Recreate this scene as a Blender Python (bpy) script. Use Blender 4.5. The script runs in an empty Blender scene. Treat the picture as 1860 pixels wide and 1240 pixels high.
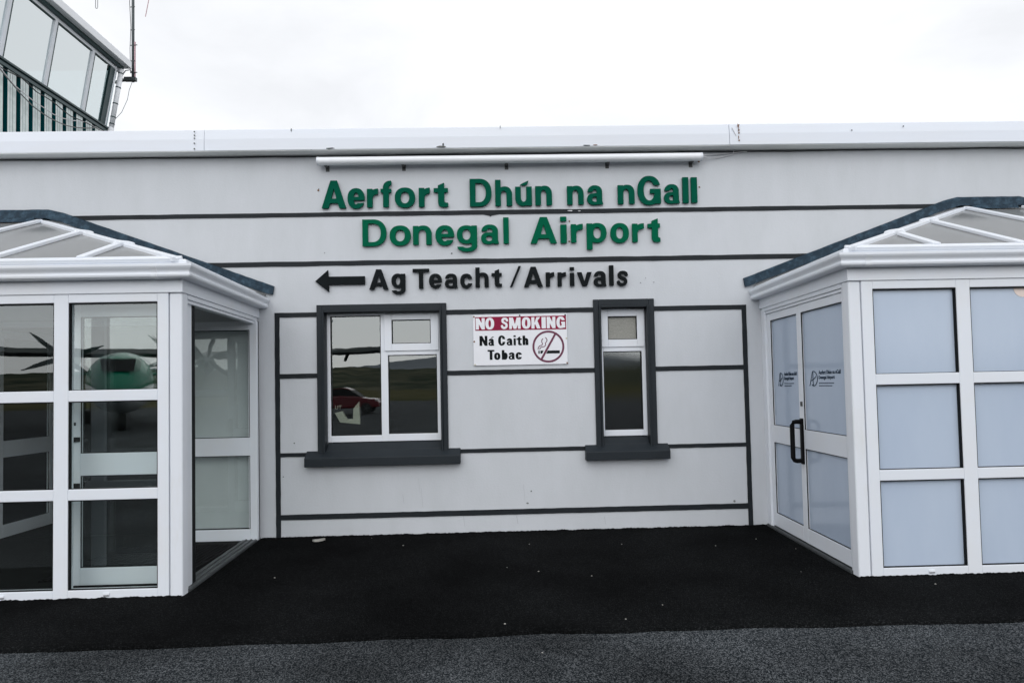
import bpy, bmesh, math, random
from mathutils import Vector, Matrix, noise
random.seed(7)
sc = bpy.context.scene
col = sc.collection

# ------------------------------------------------------------------ camera, world, sun, exposure
def basis(yaw, pit, rol):
    f = Vector((math.sin(yaw) * math.cos(pit), math.cos(yaw) * math.cos(pit), math.sin(pit)))
    r = Vector((math.cos(yaw), -math.sin(yaw), 0)); u = r.cross(f)
    R = math.cos(rol) * r + math.sin(rol) * u; U = -math.sin(rol) * r + math.cos(rol) * u
    return R, U, f
cam_d = bpy.data.cameras.new('camera'); cam = bpy.data.objects.new('camera', cam_d); col.objects.link(cam)
cam_d.sensor_width = 36.0; cam_d.lens = 24.0
cam_d.shift_x = -0.00359; cam_d.shift_y = 0.01886
cam_d.clip_start = 0.05; cam_d.clip_end = 20000
R_, U_, F_ = basis(0.026304, 0.037090, -0.020741)
m = Matrix((( R_.x, U_.x, -F_.x, 0), (R_.y, U_.y, -F_.y, -6.874), (R_.z, U_.z, -F_.z, 1.45), (0, 0, 0, 1)))
cam.matrix_world = m
sc.camera = cam

SUN_EL, SUN_ROT = math.radians(31), math.radians(188)     # soft sun through thin cloud, behind the camera
w = bpy.data.worlds.new('World'); sc.world = w; w.use_nodes = True
nt = w.node_tree; nt.nodes.clear()
out = nt.nodes.new('ShaderNodeOutputWorld'); bg = nt.nodes.new('ShaderNodeBackground')
sky = nt.nodes.new('ShaderNodeTexSky'); sky.sky_type = 'NISHITA'; sky.sun_disc = False
sky.sun_elevation = SUN_EL; sky.sun_rotation = SUN_ROT
tc = nt.nodes.new('ShaderNodeTexCoord'); mp = nt.nodes.new('ShaderNodeMapping')
mp.inputs['Scale'].default_value = (1.0, 1.0, 2.2); mp.inputs['Location'].default_value = (0.35, 0.1, 0.2)
n1 = nt.nodes.new('ShaderNodeTexNoise'); n1.inputs['Scale'].default_value = 2.6; n1.inputs['Detail'].default_value = 7; n1.inputs['Roughness'].default_value = 0.55
n1.inputs['Distortion'].default_value = 0.4
rp = nt.nodes.new('ShaderNodeValToRGB')                    # cloud tone: thick grey-blue to bright white
rp.color_ramp.elements[0].position = 0.34; rp.color_ramp.elements[0].color = (9.5, 9.65, 9.95, 1)
rp.color_ramp.elements[1].position = 0.52; rp.color_ramp.elements[1].color = (10.75, 10.9, 11.2, 1)
mx = nt.nodes.new('ShaderNodeMix'); mx.data_type = 'RGBA'; mx.inputs[0].default_value = 0.93
nt.links.new(tc.outputs['Generated'], mp.inputs['Vector']); nt.links.new(mp.outputs[0], n1.inputs['Vector'])
nt.links.new(n1.outputs['Fac'], rp.inputs[0])
nt.links.new(sky.outputs[0], mx.inputs[6]); nt.links.new(rp.outputs[0], mx.inputs[7])
sx_ = nt.nodes.new('ShaderNodeSeparateXYZ'); nt.links.new(tc.outputs['Generated'], sx_.inputs[0])
ng = nt.nodes.new('ShaderNodeMath'); ng.operation = 'MULTIPLY'; ng.inputs[1].default_value = -1.0; ng.use_clamp = True; nt.links.new(sx_.outputs['Y'], ng.inputs[0])
gn = nt.nodes.new('ShaderNodeMath'); gn.operation = 'MULTIPLY_ADD'; gn.inputs[1].default_value = 0.66; gn.inputs[2].default_value = 1.0; nt.links.new(ng.outputs[0], gn.inputs[0])
sc_ = nt.nodes.new('ShaderNodeVectorMath'); sc_.operation = 'SCALE'; nt.links.new(mx.outputs[2], sc_.inputs[0]); nt.links.new(gn.outputs[0], sc_.inputs['Scale'])
nt.links.new(sc_.outputs[0], bg.inputs['Color']); bg.inputs['Strength'].default_value = 0.10
nt.links.new(bg.outputs[0], out.inputs[0])

sun_d = bpy.data.lights.new('sun', 'SUN'); sun_d.energy = 0.50; sun_d.angle = math.radians(40); sun_d.color = (1.0, 0.99, 0.97)
sun = bpy.data.objects.new('sun', sun_d); col.objects.link(sun)
sd = Vector((math.sin(SUN_ROT) * math.cos(SUN_EL), math.cos(SUN_ROT) * math.cos(SUN_EL), math.sin(SUN_EL)))
sun.rotation_euler = (-sd).to_track_quat('-Z', 'Y').to_euler()
sc.view_settings.view_transform = 'Standard'; sc.view_settings.look = 'None'
sc.view_settings.exposure = 0.0; sc.view_settings.gamma = 1.0
sc.cycles.max_bounces = 10; sc.cycles.transparent_max_bounces = 24; sc.cycles.glossy_bounces = 6; sc.cycles.diffuse_bounces = 4
sc.cycles.use_denoising = True

# ------------------------------------------------------------------ materials
def mat(name, base, rough=0.5, spec=0.5, var=0.0, vscale=3.0, bump=0.0, bscale=60.0, base2=None, metal=0.0, thr=(0.4, 0.7), coord='Object', stretch=(1, 1, 1), detail=6.0):
    M = bpy.data.materials.new(name); M.use_nodes = True
    t = M.node_tree; b = t.nodes['Principled BSDF']
    b.inputs['Roughness'].default_value = rough; b.inputs['Metallic'].default_value = metal
    b.inputs['Specular IOR Level'].default_value = spec
    b.inputs['Base Color'].default_value = (*base, 1)
    tcn = t.nodes.new('ShaderNodeTexCoord'); mpn = t.nodes.new('ShaderNodeMapping'); mpn.inputs['Scale'].default_value = stretch
    t.links.new(tcn.outputs[coord], mpn.inputs[0])
    if base2 is None: base2 = tuple(c * (1 - var) for c in base)
    if var > 0 or base2 != base:
        n = t.nodes.new('ShaderNodeTexNoise'); n.inputs['Scale'].default_value = vscale; n.inputs['Detail'].default_value = detail; n.inputs['Roughness'].default_value = 0.65
        r = t.nodes.new('ShaderNodeValToRGB'); r.color_ramp.elements[0].position = thr[0]; r.color_ramp.elements[1].position = thr[1]
        r.color_ramp.elements[0].color = (*base, 1); r.color_ramp.elements[1].color = (*base2, 1)
        t.links.new(mpn.outputs[0], n.inputs['Vector']); t.links.new(n.outputs['Fac'], r.inputs[0]); t.links.new(r.outputs[0], b.inputs['Base Color'])
    if bump > 0:
        n = t.nodes.new('ShaderNodeTexNoise'); n.inputs['Scale'].default_value = bscale; n.inputs['Detail'].default_value = 8
        bp = t.nodes.new('ShaderNodeBump'); bp.inputs['Strength'].default_value = bump; bp.inputs['Distance'].default_value = 0.01
        t.links.new(tcn.outputs[coord], n.inputs['Vector']); t.links.new(n.outputs['Fac'], bp.inputs['Height']); t.links.new(bp.outputs[0], b.inputs['Normal'])
    return M

def glass(name, tint, r0, gain, ripple=0.0, rscale=2.0, rough=0.0):
    M = bpy.data.materials.new(name); M.use_nodes = True; t = M.node_tree; t.nodes.clear()
    o = t.nodes.new('ShaderNodeOutputMaterial'); tr = t.nodes.new('ShaderNodeBsdfTransparent'); gl = t.nodes.new('ShaderNodeBsdfGlossy')
    tr.inputs[0].default_value = (*tint, 1); gl.inputs['Roughness'].default_value = rough; gl.inputs[0].default_value = (0.95, 1.0, 1.0, 1)
    fr = t.nodes.new('ShaderNodeFresnel'); fr.inputs[0].default_value = 1.5
    ma = t.nodes.new('ShaderNodeMath'); ma.operation = 'MULTIPLY_ADD'; ma.use_clamp = True; ma.inputs[1].default_value = gain; ma.inputs[2].default_value = r0
    mi = t.nodes.new('ShaderNodeMixShader')
    ge = t.nodes.new('ShaderNodeNewGeometry'); om = t.nodes.new('ShaderNodeMath'); om.operation = 'SUBTRACT'; om.inputs[0].default_value = 1.0
    mu = t.nodes.new('ShaderNodeMath'); mu.operation = 'MULTIPLY'          # reflects where a ray enters the pane, not again where it leaves
    t.links.new(ge.outputs['Backfacing'], om.inputs[1]); t.links.new(ma.outputs[0], mu.inputs[0]); t.links.new(om.outputs[0], mu.inputs[1])
    t.links.new(fr.outputs[0], ma.inputs[0]); t.links.new(mu.outputs[0], mi.inputs[0]); t.links.new(tr.outputs[0], mi.inputs[1]); t.links.new(gl.outputs[0], mi.inputs[2])
    if ripple > 0:
        tcn = t.nodes.new('ShaderNodeTexCoord'); n = t.nodes.new('ShaderNodeTexNoise'); n.inputs['Scale'].default_value = rscale
        bp = t.nodes.new('ShaderNodeBump'); bp.inputs['Strength'].default_value = ripple; bp.inputs['Distance'].default_value = 0.02
        t.links.new(tcn.outputs['Object'], n.inputs['Vector']); t.links.new(n.outputs['Fac'], bp.inputs['Height'])
        t.links.new(bp.outputs[0], gl.inputs['Normal'])
    t.links.new(mi.outputs[0], o.inputs[0]); return M

def speckle(name, dark, light, scale, thr, rough, bump, patch=0.25, spec=0.2):
    """bitumen with light stone showing through"""
    M = mat(name, dark, rough=rough, spec=spec); t = M.node_tree; b = t.nodes['Principled BSDF']
    tcn = t.nodes.new('ShaderNodeTexCoord')
    v = t.nodes.new('ShaderNodeTexVoronoi'); v.inputs['Scale'].default_value = scale
    r = t.nodes.new('ShaderNodeValToRGB'); r.color_ramp.elements[0].position = thr[0]; r.color_ramp.elements[1].position = thr[1]
    r.color_ramp.elements[0].color = (*dark, 1); r.color_ramp.elements[1].color = (*light, 1)
    n = t.nodes.new('ShaderNodeTexNoise'); n.inputs['Scale'].default_value = 0.9; n.inputs['Detail'].default_value = 9
    r2 = t.nodes.new('ShaderNodeValToRGB'); r2.color_ramp.elements[0].color = (1 - patch,) * 3 + (1,); r2.color_ramp.elements[1].color = (1 + patch,) * 3 + (1,)
    r2.color_ramp.elements[0].position = 0.35; r2.color_ramp.elements[1].position = 0.65
    mx = t.nodes.new('ShaderNodeMix'); mx.data_type = 'RGBA'; mx.blend_type = 'MULTIPLY'; mx.inputs[0].default_value = 1
    t.links.new(tcn.outputs['Object'], v.inputs['Vector']); t.links.new(tcn.outputs['Object'], n.inputs['Vector'])
    t.links.new(v.outputs['Color'], r.inputs[0]); t.links.new(n.outputs['Fac'], r2.inputs[0])
    t.links.new(r.outputs[0], mx.inputs[6]); t.links.new(r2.outputs[0], mx.inputs[7]); t.links.new(mx.outputs[2], b.inputs['Base Color'])
    bp = t.nodes.new('ShaderNodeBump'); bp.inputs['Strength'].default_value = bump; bp.inputs['Distance'].default_value = 0.006
    t.links.new(v.outputs['Distance'], bp.inputs['Height']); t.links.new(bp.outputs[0], b.inputs['Normal'])
    return M

M = {}
M['wall'] = mat('painted render', (0.600, 0.622, 0.655), rough=0.75, spec=0.25, base2=(0.556, 0.580, 0.606), vscale=1.6, stretch=(2.2, 2, .8), bump=0.16, bscale=55, thr=(0.35, 0.75))
M['band'] = mat('charcoal paint', (0.016, 0.020, 0.024), rough=0.6, spec=0.2, var=0.25, vscale=8, bump=0.25, bscale=70)
M['surround'] = mat('slate grey paint', (0.018, 0.0235, 0.029), rough=0.5, spec=0.22, var=0.15, vscale=5, bump=0.1, bscale=60)
M['upvc'] = mat('white plastic', (0.765, 0.800, 0.855), rough=0.32, spec=0.45, base2=(0.76, 0.775, 0.80), vscale=2.5, thr=(0.45, 0.8))
M['upvc_dirty'] = mat('weathered white plastic', (0.765, 0.795, 0.845), rough=0.4, spec=0.4, base2=(0.70, 0.71, 0.71), vscale=7, thr=(0.5, 0.85), stretch=(1, 1, .25))
M['fascia'] = mat('white coated metal', (0.75, 0.79, 0.86), rough=0.35, spec=0.5, base2=(0.73, 0.75, 0.79), vscale=1.2, thr=(0.4, 0.8), stretch=(0.4, 1, 2))
M['soffit'] = mat('grimy soffit', (0.80, 0.82, 0.81), rough=0.5, spec=0.4, base2=(0.62, 0.64, 0.62), vscale=4, thr=(0.45, 0.75), stretch=(0.3, 1, 1))
M['gasket'] = mat('black rubber', (0.006, 0.007, 0.008), rough=0.6, spec=0.15)
M['green'] = mat('green letter paint', (0.0, 0.112, 0.056), rough=0.6, spec=0.04, var=0.12, vscale=12)
M['green_dark'] = mat('deep green letter paint', (0.0, 0.088, 0.052), rough=0.6, spec=0.04, var=0.12, vscale=12)
M['black'] = mat('black letter plastic', (0.009, 0.012, 0.0135), rough=0.6, spec=0.06, var=0.3, vscale=9)
M['lead'] = mat('weathered lead', (0.009, 0.027, 0.046), rough=0.6, spec=0.25, base2=(0.065, 0.125, 0.180), vscale=16, thr=(0.47, 0.85), bump=0.5, bscale=18)
M['polycarb'] = mat('opal roof sheet', (0.37, 0.375, 0.375), rough=0.11, spec=0.8, var=0.06, vscale=2)
t_ = M['polycarb'].node_tree; b_ = t_.nodes['Principled BSDF']; o_ = t_.nodes['Material Output']
tl_ = t_.nodes.new('ShaderNodeBsdfTranslucent'); tl_.inputs[0].default_value = (0.62, 0.62, 0.58, 1); ad_ = t_.nodes.new('ShaderNodeMixShader'); ad_.inputs[0].default_value = 0.30
t_.links.new(b_.outputs[0], ad_.inputs[1]); t_.links.new(tl_.outputs[0], ad_.inputs[2]); t_.links.new(ad_.outputs[0], o_.inputs[0])
M['glass'] = glass('window glass', (0.86, 0.90, 0.90), 0.155, 1.5, 0.018, 3.0)
M['clear'] = glass('porch glass', (0.965, 0.99, 0.98), 0.10, 1.4, 0.016, 2.6)
M['doorglass'] = glass('door leaf glass', (0.975, 0.995, 0.98), 0.05, 1.2, 0.03, 3.0)
M['cabglass'] = glass('tower glass', (0.66, 0.76, 0.77), 0.58, 1.0, 0.006)
M['wall_grey'] = mat('grey scuff', (0.40, 0.42, 0.44), rough=.8)
M['disc'] = mat('pale pink disc', (0.80, 0.68, 0.62), rough=.5)
M['white'] = mat('bright white metal', (0.88, 0.90, 0.93), rough=.35, var=.03)
M['prop'] = mat('grey propeller blade', (0.05, 0.07, 0.07), rough=.5)
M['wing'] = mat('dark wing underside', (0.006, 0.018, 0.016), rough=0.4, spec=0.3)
M['frost'] = mat('frosted film on glass', (0.55, 0.64, 0.77), rough=0.12, spec=0.5, base2=(0.50, 0.59, 0.73), vscale=1.1, thr=(.35, .7), stretch=(1.6, 1.6, .5))
t_ = M['frost'].node_tree; b_ = t_.nodes['Principled BSDF']; o_ = t_.nodes['Material Output']
tl_ = t_.nodes.new('ShaderNodeBsdfTransparent'); ad_ = t_.nodes.new('ShaderNodeMixShader'); ad_.inputs[0].default_value = 0.13
t_.links.new(b_.outputs[0], ad_.inputs[1]); t_.links.new(tl_.outputs[0], ad_.inputs[2]); t_.links.new(ad_.outputs[0], o_.inputs[0])
M['obscure'] = glass('obscured glass', (0.25, 0.27, 0.26), 0.15, 1.4, 0.006, 130.0, 0.004)
M['obscure_vent'] = mat('pebbled vent glass', (0.30, 0.30, 0.265), rough=0.25, spec=0.8, bump=0.6, bscale=120, var=0.3, vscale=110)
M['tarmac_new'] = speckle('fresh black tarmac', (0.0040, 0.0045, 0.0047), (0.024, 0.025, 0.026), 170, (0.62, 1.05), 1.0, 0.6, 0.40, 0.02)
M['tarmac_old'] = speckle('worn grey tarmac', (0.008, 0.011, 0.0135), (0.17, 0.18, 0.19), 175, (0.45, 1.12), 0.95, 0.9, 0.42, 0.08)
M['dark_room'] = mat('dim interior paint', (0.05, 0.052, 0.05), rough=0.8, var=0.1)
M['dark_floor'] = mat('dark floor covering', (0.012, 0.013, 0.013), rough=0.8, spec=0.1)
M['mat'] = mat('ribbed entrance mat', (0.014, 0.014, 0.015), rough=0.9, spec=0.1, var=0.3, vscale=40)
M['alu'] = mat('worn aluminium', (0.11, 0.12, 0.125), rough=0.5, spec=0.5, metal=0.5, var=0.4, vscale=30)
M['handle'] = mat('black nylon', (0.003, 0.003, 0.0035), rough=0.5, spec=0.12)
M['navy'] = mat('navy vinyl lettering', (0.012, 0.035, 0.065), rough=0.5, spec=0.2)
M['sign_white'] = mat('white sign board', (0.82, 0.83, 0.87), rough=0.4, spec=0.35, var=0.04, vscale=6)
M['maroon'] = mat('faded maroon print', (0.27, 0.004, 0.045), rough=0.5, spec=0.2, var=0.15, vscale=9)
M['maroon2'] = mat('dull plum print', (0.16, 0.045, 0.085), rough=0.5, spec=0.2, var=0.15, vscale=9)
M['rust'] = mat('rusty metal', (0.22, 0.085, 0.02), rough=0.8, var=0.6, vscale=60)
M['galv'] = mat('galvanised bracket', (0.10, 0.105, 0.105), rough=0.5, metal=0.5, var=0.3, vscale=30)
M['clad'] = mat('green ribbed cladding', (0.0, 0.055, 0.065), rough=0.22, spec=0.6, var=0.15, vscale=4)
M['clad_pale'] = mat('pale cladding face', (0.70, 0.77, 0.76), rough=0.45, spec=0.5, base2=(0.48, 0.57, 0.57), vscale=6, thr=(0.45, 0.75))  # flat faces of the sheeting, paler than the green ribs
M['greytrim'] = mat('dark green trim', (0.018, 0.050, 0.055), rough=0.35, spec=0.5, var=0.2)
M['mast'] = mat('dull steel', (0.07, 0.085, 0.09), rough=0.5, metal=0.3, var=0.3, vscale=20)
M['cable'] = mat('grey cable sheath', (0.18, 0.19, 0.19), rough=0.6)
M['cable_dark'] = mat('black cable sheath', (0.02, 0.022, 0.024), rough=0.6)
M['cable_pale'] = mat('white cable sheath', (0.65, 0.65, 0.67), rough=0.6)
M['pink'] = mat('faded red fibreglass', (0.50, 0.33, 0.36), rough=0.6)
M['grass'] = mat('rough grass', (0.070, 0.072, 0.038), rough=1.0, spec=0.0, base2=(0.135, 0.120, 0.070), vscale=0.03)
M['hill'] = mat('heather hillside', (0.040, 0.050, 0.036), rough=1.0, spec=0.0, base2=(0.13, 0.125, 0.090), vscale=0.02)
M['hill_far'] = mat('haze-tinted mountain', (0.22, 0.24, 0.26), rough=1.0, spec=0.0, var=0.2, vscale=0.002)  # blue-grey of distance haze put into the base colour
M['stone'] = mat('pale stone chip', (0.42, 0.41, 0.38), rough=0.8, var=0.3, vscale=40)
M['cream'] = mat('cream card', (0.55, 0.52, 0.41), rough=0.8)
M['jet_green'] = mat('emerald aircraft paint', (0.0, 0.20, 0.115), rough=0.25, spec=0.5)
M['jet_white'] = mat('white aircraft paint', (0.68, 0.70, 0.70), rough=0.25, spec=0.5)
M['red'] = mat('red car paint', (0.13, 0.006, 0.014), rough=0.2, spec=0.6)
M['tyre'] = mat('tyre rubber', (0.012, 0.012, 0.013), rough=0.8)
M['lamp'] = mat('clear lamp lens', (0.7, 0.7, 0.68), rough=0.1, spec=0.8)

# ------------------------------------------------------------------ mesh helpers
class MB:
    def __init__(s): s.v = []; s.f = []
    def add(s, vs, fs):
        b = len(s.v); s.v += [tuple(p) for p in vs]; s.f += [tuple(i + b for i in f) for f in fs]; return s
    def hexa(s, p):   # 8 points: bottom 0-3, top 4-7
        return s.add(p, [(0, 3, 2, 1), (4, 5, 6, 7), (0, 1, 5, 4), (1, 2, 6, 5), (2, 3, 7, 6), (3, 0, 4, 7)])
    def box(s, x0, x1, y0, y1, z0, z1):
        return s.hexa([(x0, y0, z0), (x1, y0, z0), (x1, y1, z0), (x0, y1, z0), (x0, y0, z1), (x1, y0, z1), (x1, y1, z1), (x0, y1, z1)])
    def lbox(s, fr, t0, t1, n0, n1, z0, z1):   # box in a plan frame: t along, n outwards
        return s.hexa([fr(t0, n0, z0), fr(t1, n0, z0), fr(t1, n1, z0), fr(t0, n1, z0), fr(t0, n0, z1), fr(t1, n0, z1), fr(t1, n1, z1), fr(t0, n1, z1)])
    def beam(s, a, b, wd, h0, h1, up):
        a = Vector(a); b = Vector(b); d = (b - a).normalized(); side = d.cross(Vector(up)).normalized(); u = side.cross(d).normalized()
        q = []
        for h in (h0, h1):
            q += [a - side * wd / 2 + u * h, a + side * wd / 2 + u * h, b + side * wd / 2 + u * h, b - side * wd / 2 + u * h]
        return s.hexa(q)
    def tube(s, pts, r, n=8, r2=None):
        pts = [Vector(p) for p in pts]; rings = []
        ref = Vector((0.31, 0.17, 0.93))
        for i, p in enumerate(pts):
            d = (pts[min(i + 1, len(pts) - 1)] - pts[max(i - 1, 0)]).normalized()
            a = d.cross(ref).normalized(); b = d.cross(a)
            rr = r if r2 is None else r + (r2 - r) * i / (len(pts) - 1)
            rings.append([p + a * rr * math.cos(2 * math.pi * k / n) + b * rr * math.sin(2 * math.pi * k / n) for k in range(n)])
        return s.loft(rings)
    def loft(s, rings, cap=True):
        n = len(rings[0]); vs = [p for rg in rings for p in rg]; fs = []
        for i in range(len(rings) - 1):
            for k in range(n):
                fs.append((i * n + k, i * n + (k + 1) % n, (i + 1) * n + (k + 1) % n, (i + 1) * n + k))
        if cap: fs += [tuple(range(n))[::-1], tuple((len(rings) - 1) * n + k for k in range(n))]
        return s.add(vs, fs)
    def prism(s, poly, f0, f1):   # polygon of 2-D points, f0/f1 map them to the two faces
        n = len(poly)
        return s.add([f0(*p) for p in poly] + [f1(*p) for p in poly], [tuple(range(n)), tuple(range(2 * n - 1, n - 1, -1))] + [(i, i + n, (i + 1) % n + n, (i + 1) % n) for i in range(n)])
    def build(s, name, m, parent=None, bevel=0.0, smooth=False, seg=2, weld=False):
        me = bpy.data.meshes.new(name)
        o = Vector((0, 0, 0))
        if parent is not None:
            rt = parent
            while rt.parent: rt = rt.parent
            o = rt.location
        me.from_pydata([(p[0] - o[0], p[1] - o[1], p[2] - o[2]) for p in s.v], [], s.f)
        bm = bmesh.new(); bm.from_mesh(me)
        if weld: bmesh.ops.remove_doubles(bm, verts=bm.verts, dist=1e-5)
        bmesh.ops.recalc_face_normals(bm, faces=bm.faces); bm.to_mesh(me); bm.free()
        me.materials.append(m)
        if smooth:
            for p in me.polygons: p.use_smooth = True
        ob = bpy.data.objects.new(name, me); col.objects.link(ob)
        if parent is not None: ob.parent = parent
        if bevel > 0:
            b = ob.modifiers.new('bevel', 'BEVEL'); b.width = bevel; b.segments = seg; b.limit_method = 'ANGLE'; b.angle_limit = math.radians(40)
        return ob

def thing(name, label, cat, loc=(0, 0, 0), group=None):
    o = bpy.data.objects.new(name, None); col.objects.link(o); o.location = loc; o.empty_display_size = 0.2
    o['label'] = label; o['category'] = cat
    if group: o['group'] = group
    bpy.context.view_layer.update()
    return o
def tag(o, label, cat, group=None):
    o['label'] = label; o['category'] = cat
    if group: o['group'] = group
    return o
def structure(o): o['kind'] = 'structure'; return o
def frame2(A, B, flip=1):
    """plan frame from A towards B; n is to the left of the direction times flip"""
    A = Vector((A[0], A[1], 0)); B = Vector((B[0], B[1], 0)); e = (B - A).normalized(); n = Vector((-e.y, e.x, 0)) * flip
    f = lambda t, nn, z: (A.x + e.x * t + n.x * nn, A.y + e.y * t + n.y * nn, z)
    f.L = (B - A).length
    return f
def jstrip(a, b, w0, w1, y, th, jit=0.0013, step=0.07, vertical=False):
    """a painted plaster band along X (or Z) with slightly uneven edges, standing th proud of the wall"""
    mb = MB(); n = max(2, int(abs(b - a) / step)); vs = []
    for i in range(n + 1):
        p = a + (b - a) * i / n
        l = w0 + random.uniform(-jit, jit); h = w1 + random.uniform(-jit, jit)
        for q, yy in ((l, y), (h, y), (l, y - th), (h, y - th)):
            vs.append((q, yy, p) if vertical else (p, yy, q))
    fs = []
    for i in range(n):
        k = i * 4; j = k + 4
        fs += [(k + 2, j + 2, j + 3, k + 3), (k, k + 2, k + 2 + 4, j), (k + 1, j + 1, j + 3, k + 3)]
    fs += [(0, 1, 3, 2), (n * 4, n * 4 + 2, n * 4 + 3, n * 4 + 1)]
    return mb.add(vs, fs)

# ------------------------------------------------------------------ lettering
def glyph(txt, off, ext=0.0, spacing=1.0):
    c = bpy.data.curves.new('glyph', 'FONT'); c.body = txt; c.size = 1.0; c.offset = off; c.extrude = 0.0; c.resolution_u = 5; c.space_character = spacing
    o = bpy.data.objects.new('glyph', c); col.objects.link(o)
    dg = bpy.context.evaluated_depsgraph_get(); dg.update()
    me = bpy.data.meshes.new_from_object(o.evaluated_get(dg))
    bpy.data.objects.remove(o); bpy.data.curves.remove(c)
    return me
def letters(name, txt, off, place, m, parent, th, spacing=1.0, bevel=0.0):
    """flat glyph mesh fitted to box (u0,u1,v0,v1) by place(u,v,d): d is 0 at the back and th at the face"""
    me = glyph(txt, off, 0, spacing)
    bm = bmesh.new(); bm.from_mesh(me)
    bmesh.ops.remove_doubles(bm, verts=bm.verts, dist=1e-5)
    r = bmesh.ops.extrude_face_region(bm, geom=list(bm.faces))
    top = [e for e in r['geom'] if isinstance(e, bmesh.types.BMVert)]; ts = set(top)
    xs = [v.co.x for v in bm.verts]; ys = [v.co.y for v in bm.verts]
    x0, x1, y0, y1 = min(xs), max(xs), min(ys), max(ys)
    box, fn = place
    o = Vector((0, 0, 0)); rt = parent
    while rt.parent: rt = rt.parent
    o = rt.location
    for v in bm.verts:
        u = box[0] + (box[1] - box[0]) * (v.co.x - x0) / (x1 - x0); q = box[2] + (box[3] - box[2]) * (v.co.y - y0) / (y1 - y0)
        v.co = Vector(fn(u, q, th if v in ts else 0.0)) - o
    bmesh.ops.recalc_face_normals(bm, faces=bm.faces)
    bm.to_mesh(me); bm.free(); me.name = name; me.materials.clear(); me.materials.append(m)
    ob = bpy.data.objects.new(name, me); col.objects.link(ob); ob.parent = parent
    return ob
# ------------------------------------------------------------------ sign-maker's bold grotesque, drawn as distance fields
import numpy as np
XH = .70
def gbox(X, Y, x0, x1, y0, y1): return np.maximum(np.abs(X - (x0 + x1) / 2) - (x1 - x0) / 2, np.abs(Y - (y0 + y1) / 2) - (y1 - y0) / 2)
def gell(X, Y, cx, cy, a, b, p=2.25): return ((np.abs((X - cx) / a) ** p + np.abs((Y - cy) / b) ** p) ** (1 / p) - 1) * min(a, b)
def gpoly(X, Y, pts):
    d = np.full(X.shape, 1e9); s = np.ones(X.shape); n = len(pts)
    for i in range(n):
        (ax, ay), (bx, by) = pts[i], pts[i - 1]; ex, ey = bx - ax, by - ay; wx, wy = X - ax, Y - ay
        t = np.clip((wx * ex + wy * ey) / (ex * ex + ey * ey), 0, 1); d = np.minimum(d, (wx - ex * t) ** 2 + (wy - ey * t) ** 2)
        c1, c2, c3 = Y >= ay, Y < by, ex * wy > ey * wx
        s = np.where((c1 & c2 & c3) | (~c1 & ~c2 & ~c3), -s, s)
    return s * np.sqrt(d)
def gstroke(X, Y, pts, r):
    d = np.full(X.shape, 1e9)
    for (ax, ay), (bx, by) in zip(pts[:-1], pts[1:]):
        ex, ey = bx - ax, by - ay; t = np.clip(((X - ax) * ex + (Y - ay) * ey) / (ex * ex + ey * ey), 0, 1)
        d = np.minimum(d, np.hypot(X - ax - ex * t, Y - ay - ey * t))
    return d - r
U = np.minimum; I = np.maximum
def cut(a, b): return np.maximum(a, -b)
def gring(X, Y, cx, cy, a, b, s, t): return cut(gell(X, Y, cx, cy, a, b), gell(X, Y, cx, cy, a - s, b - t, 2.1))
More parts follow.
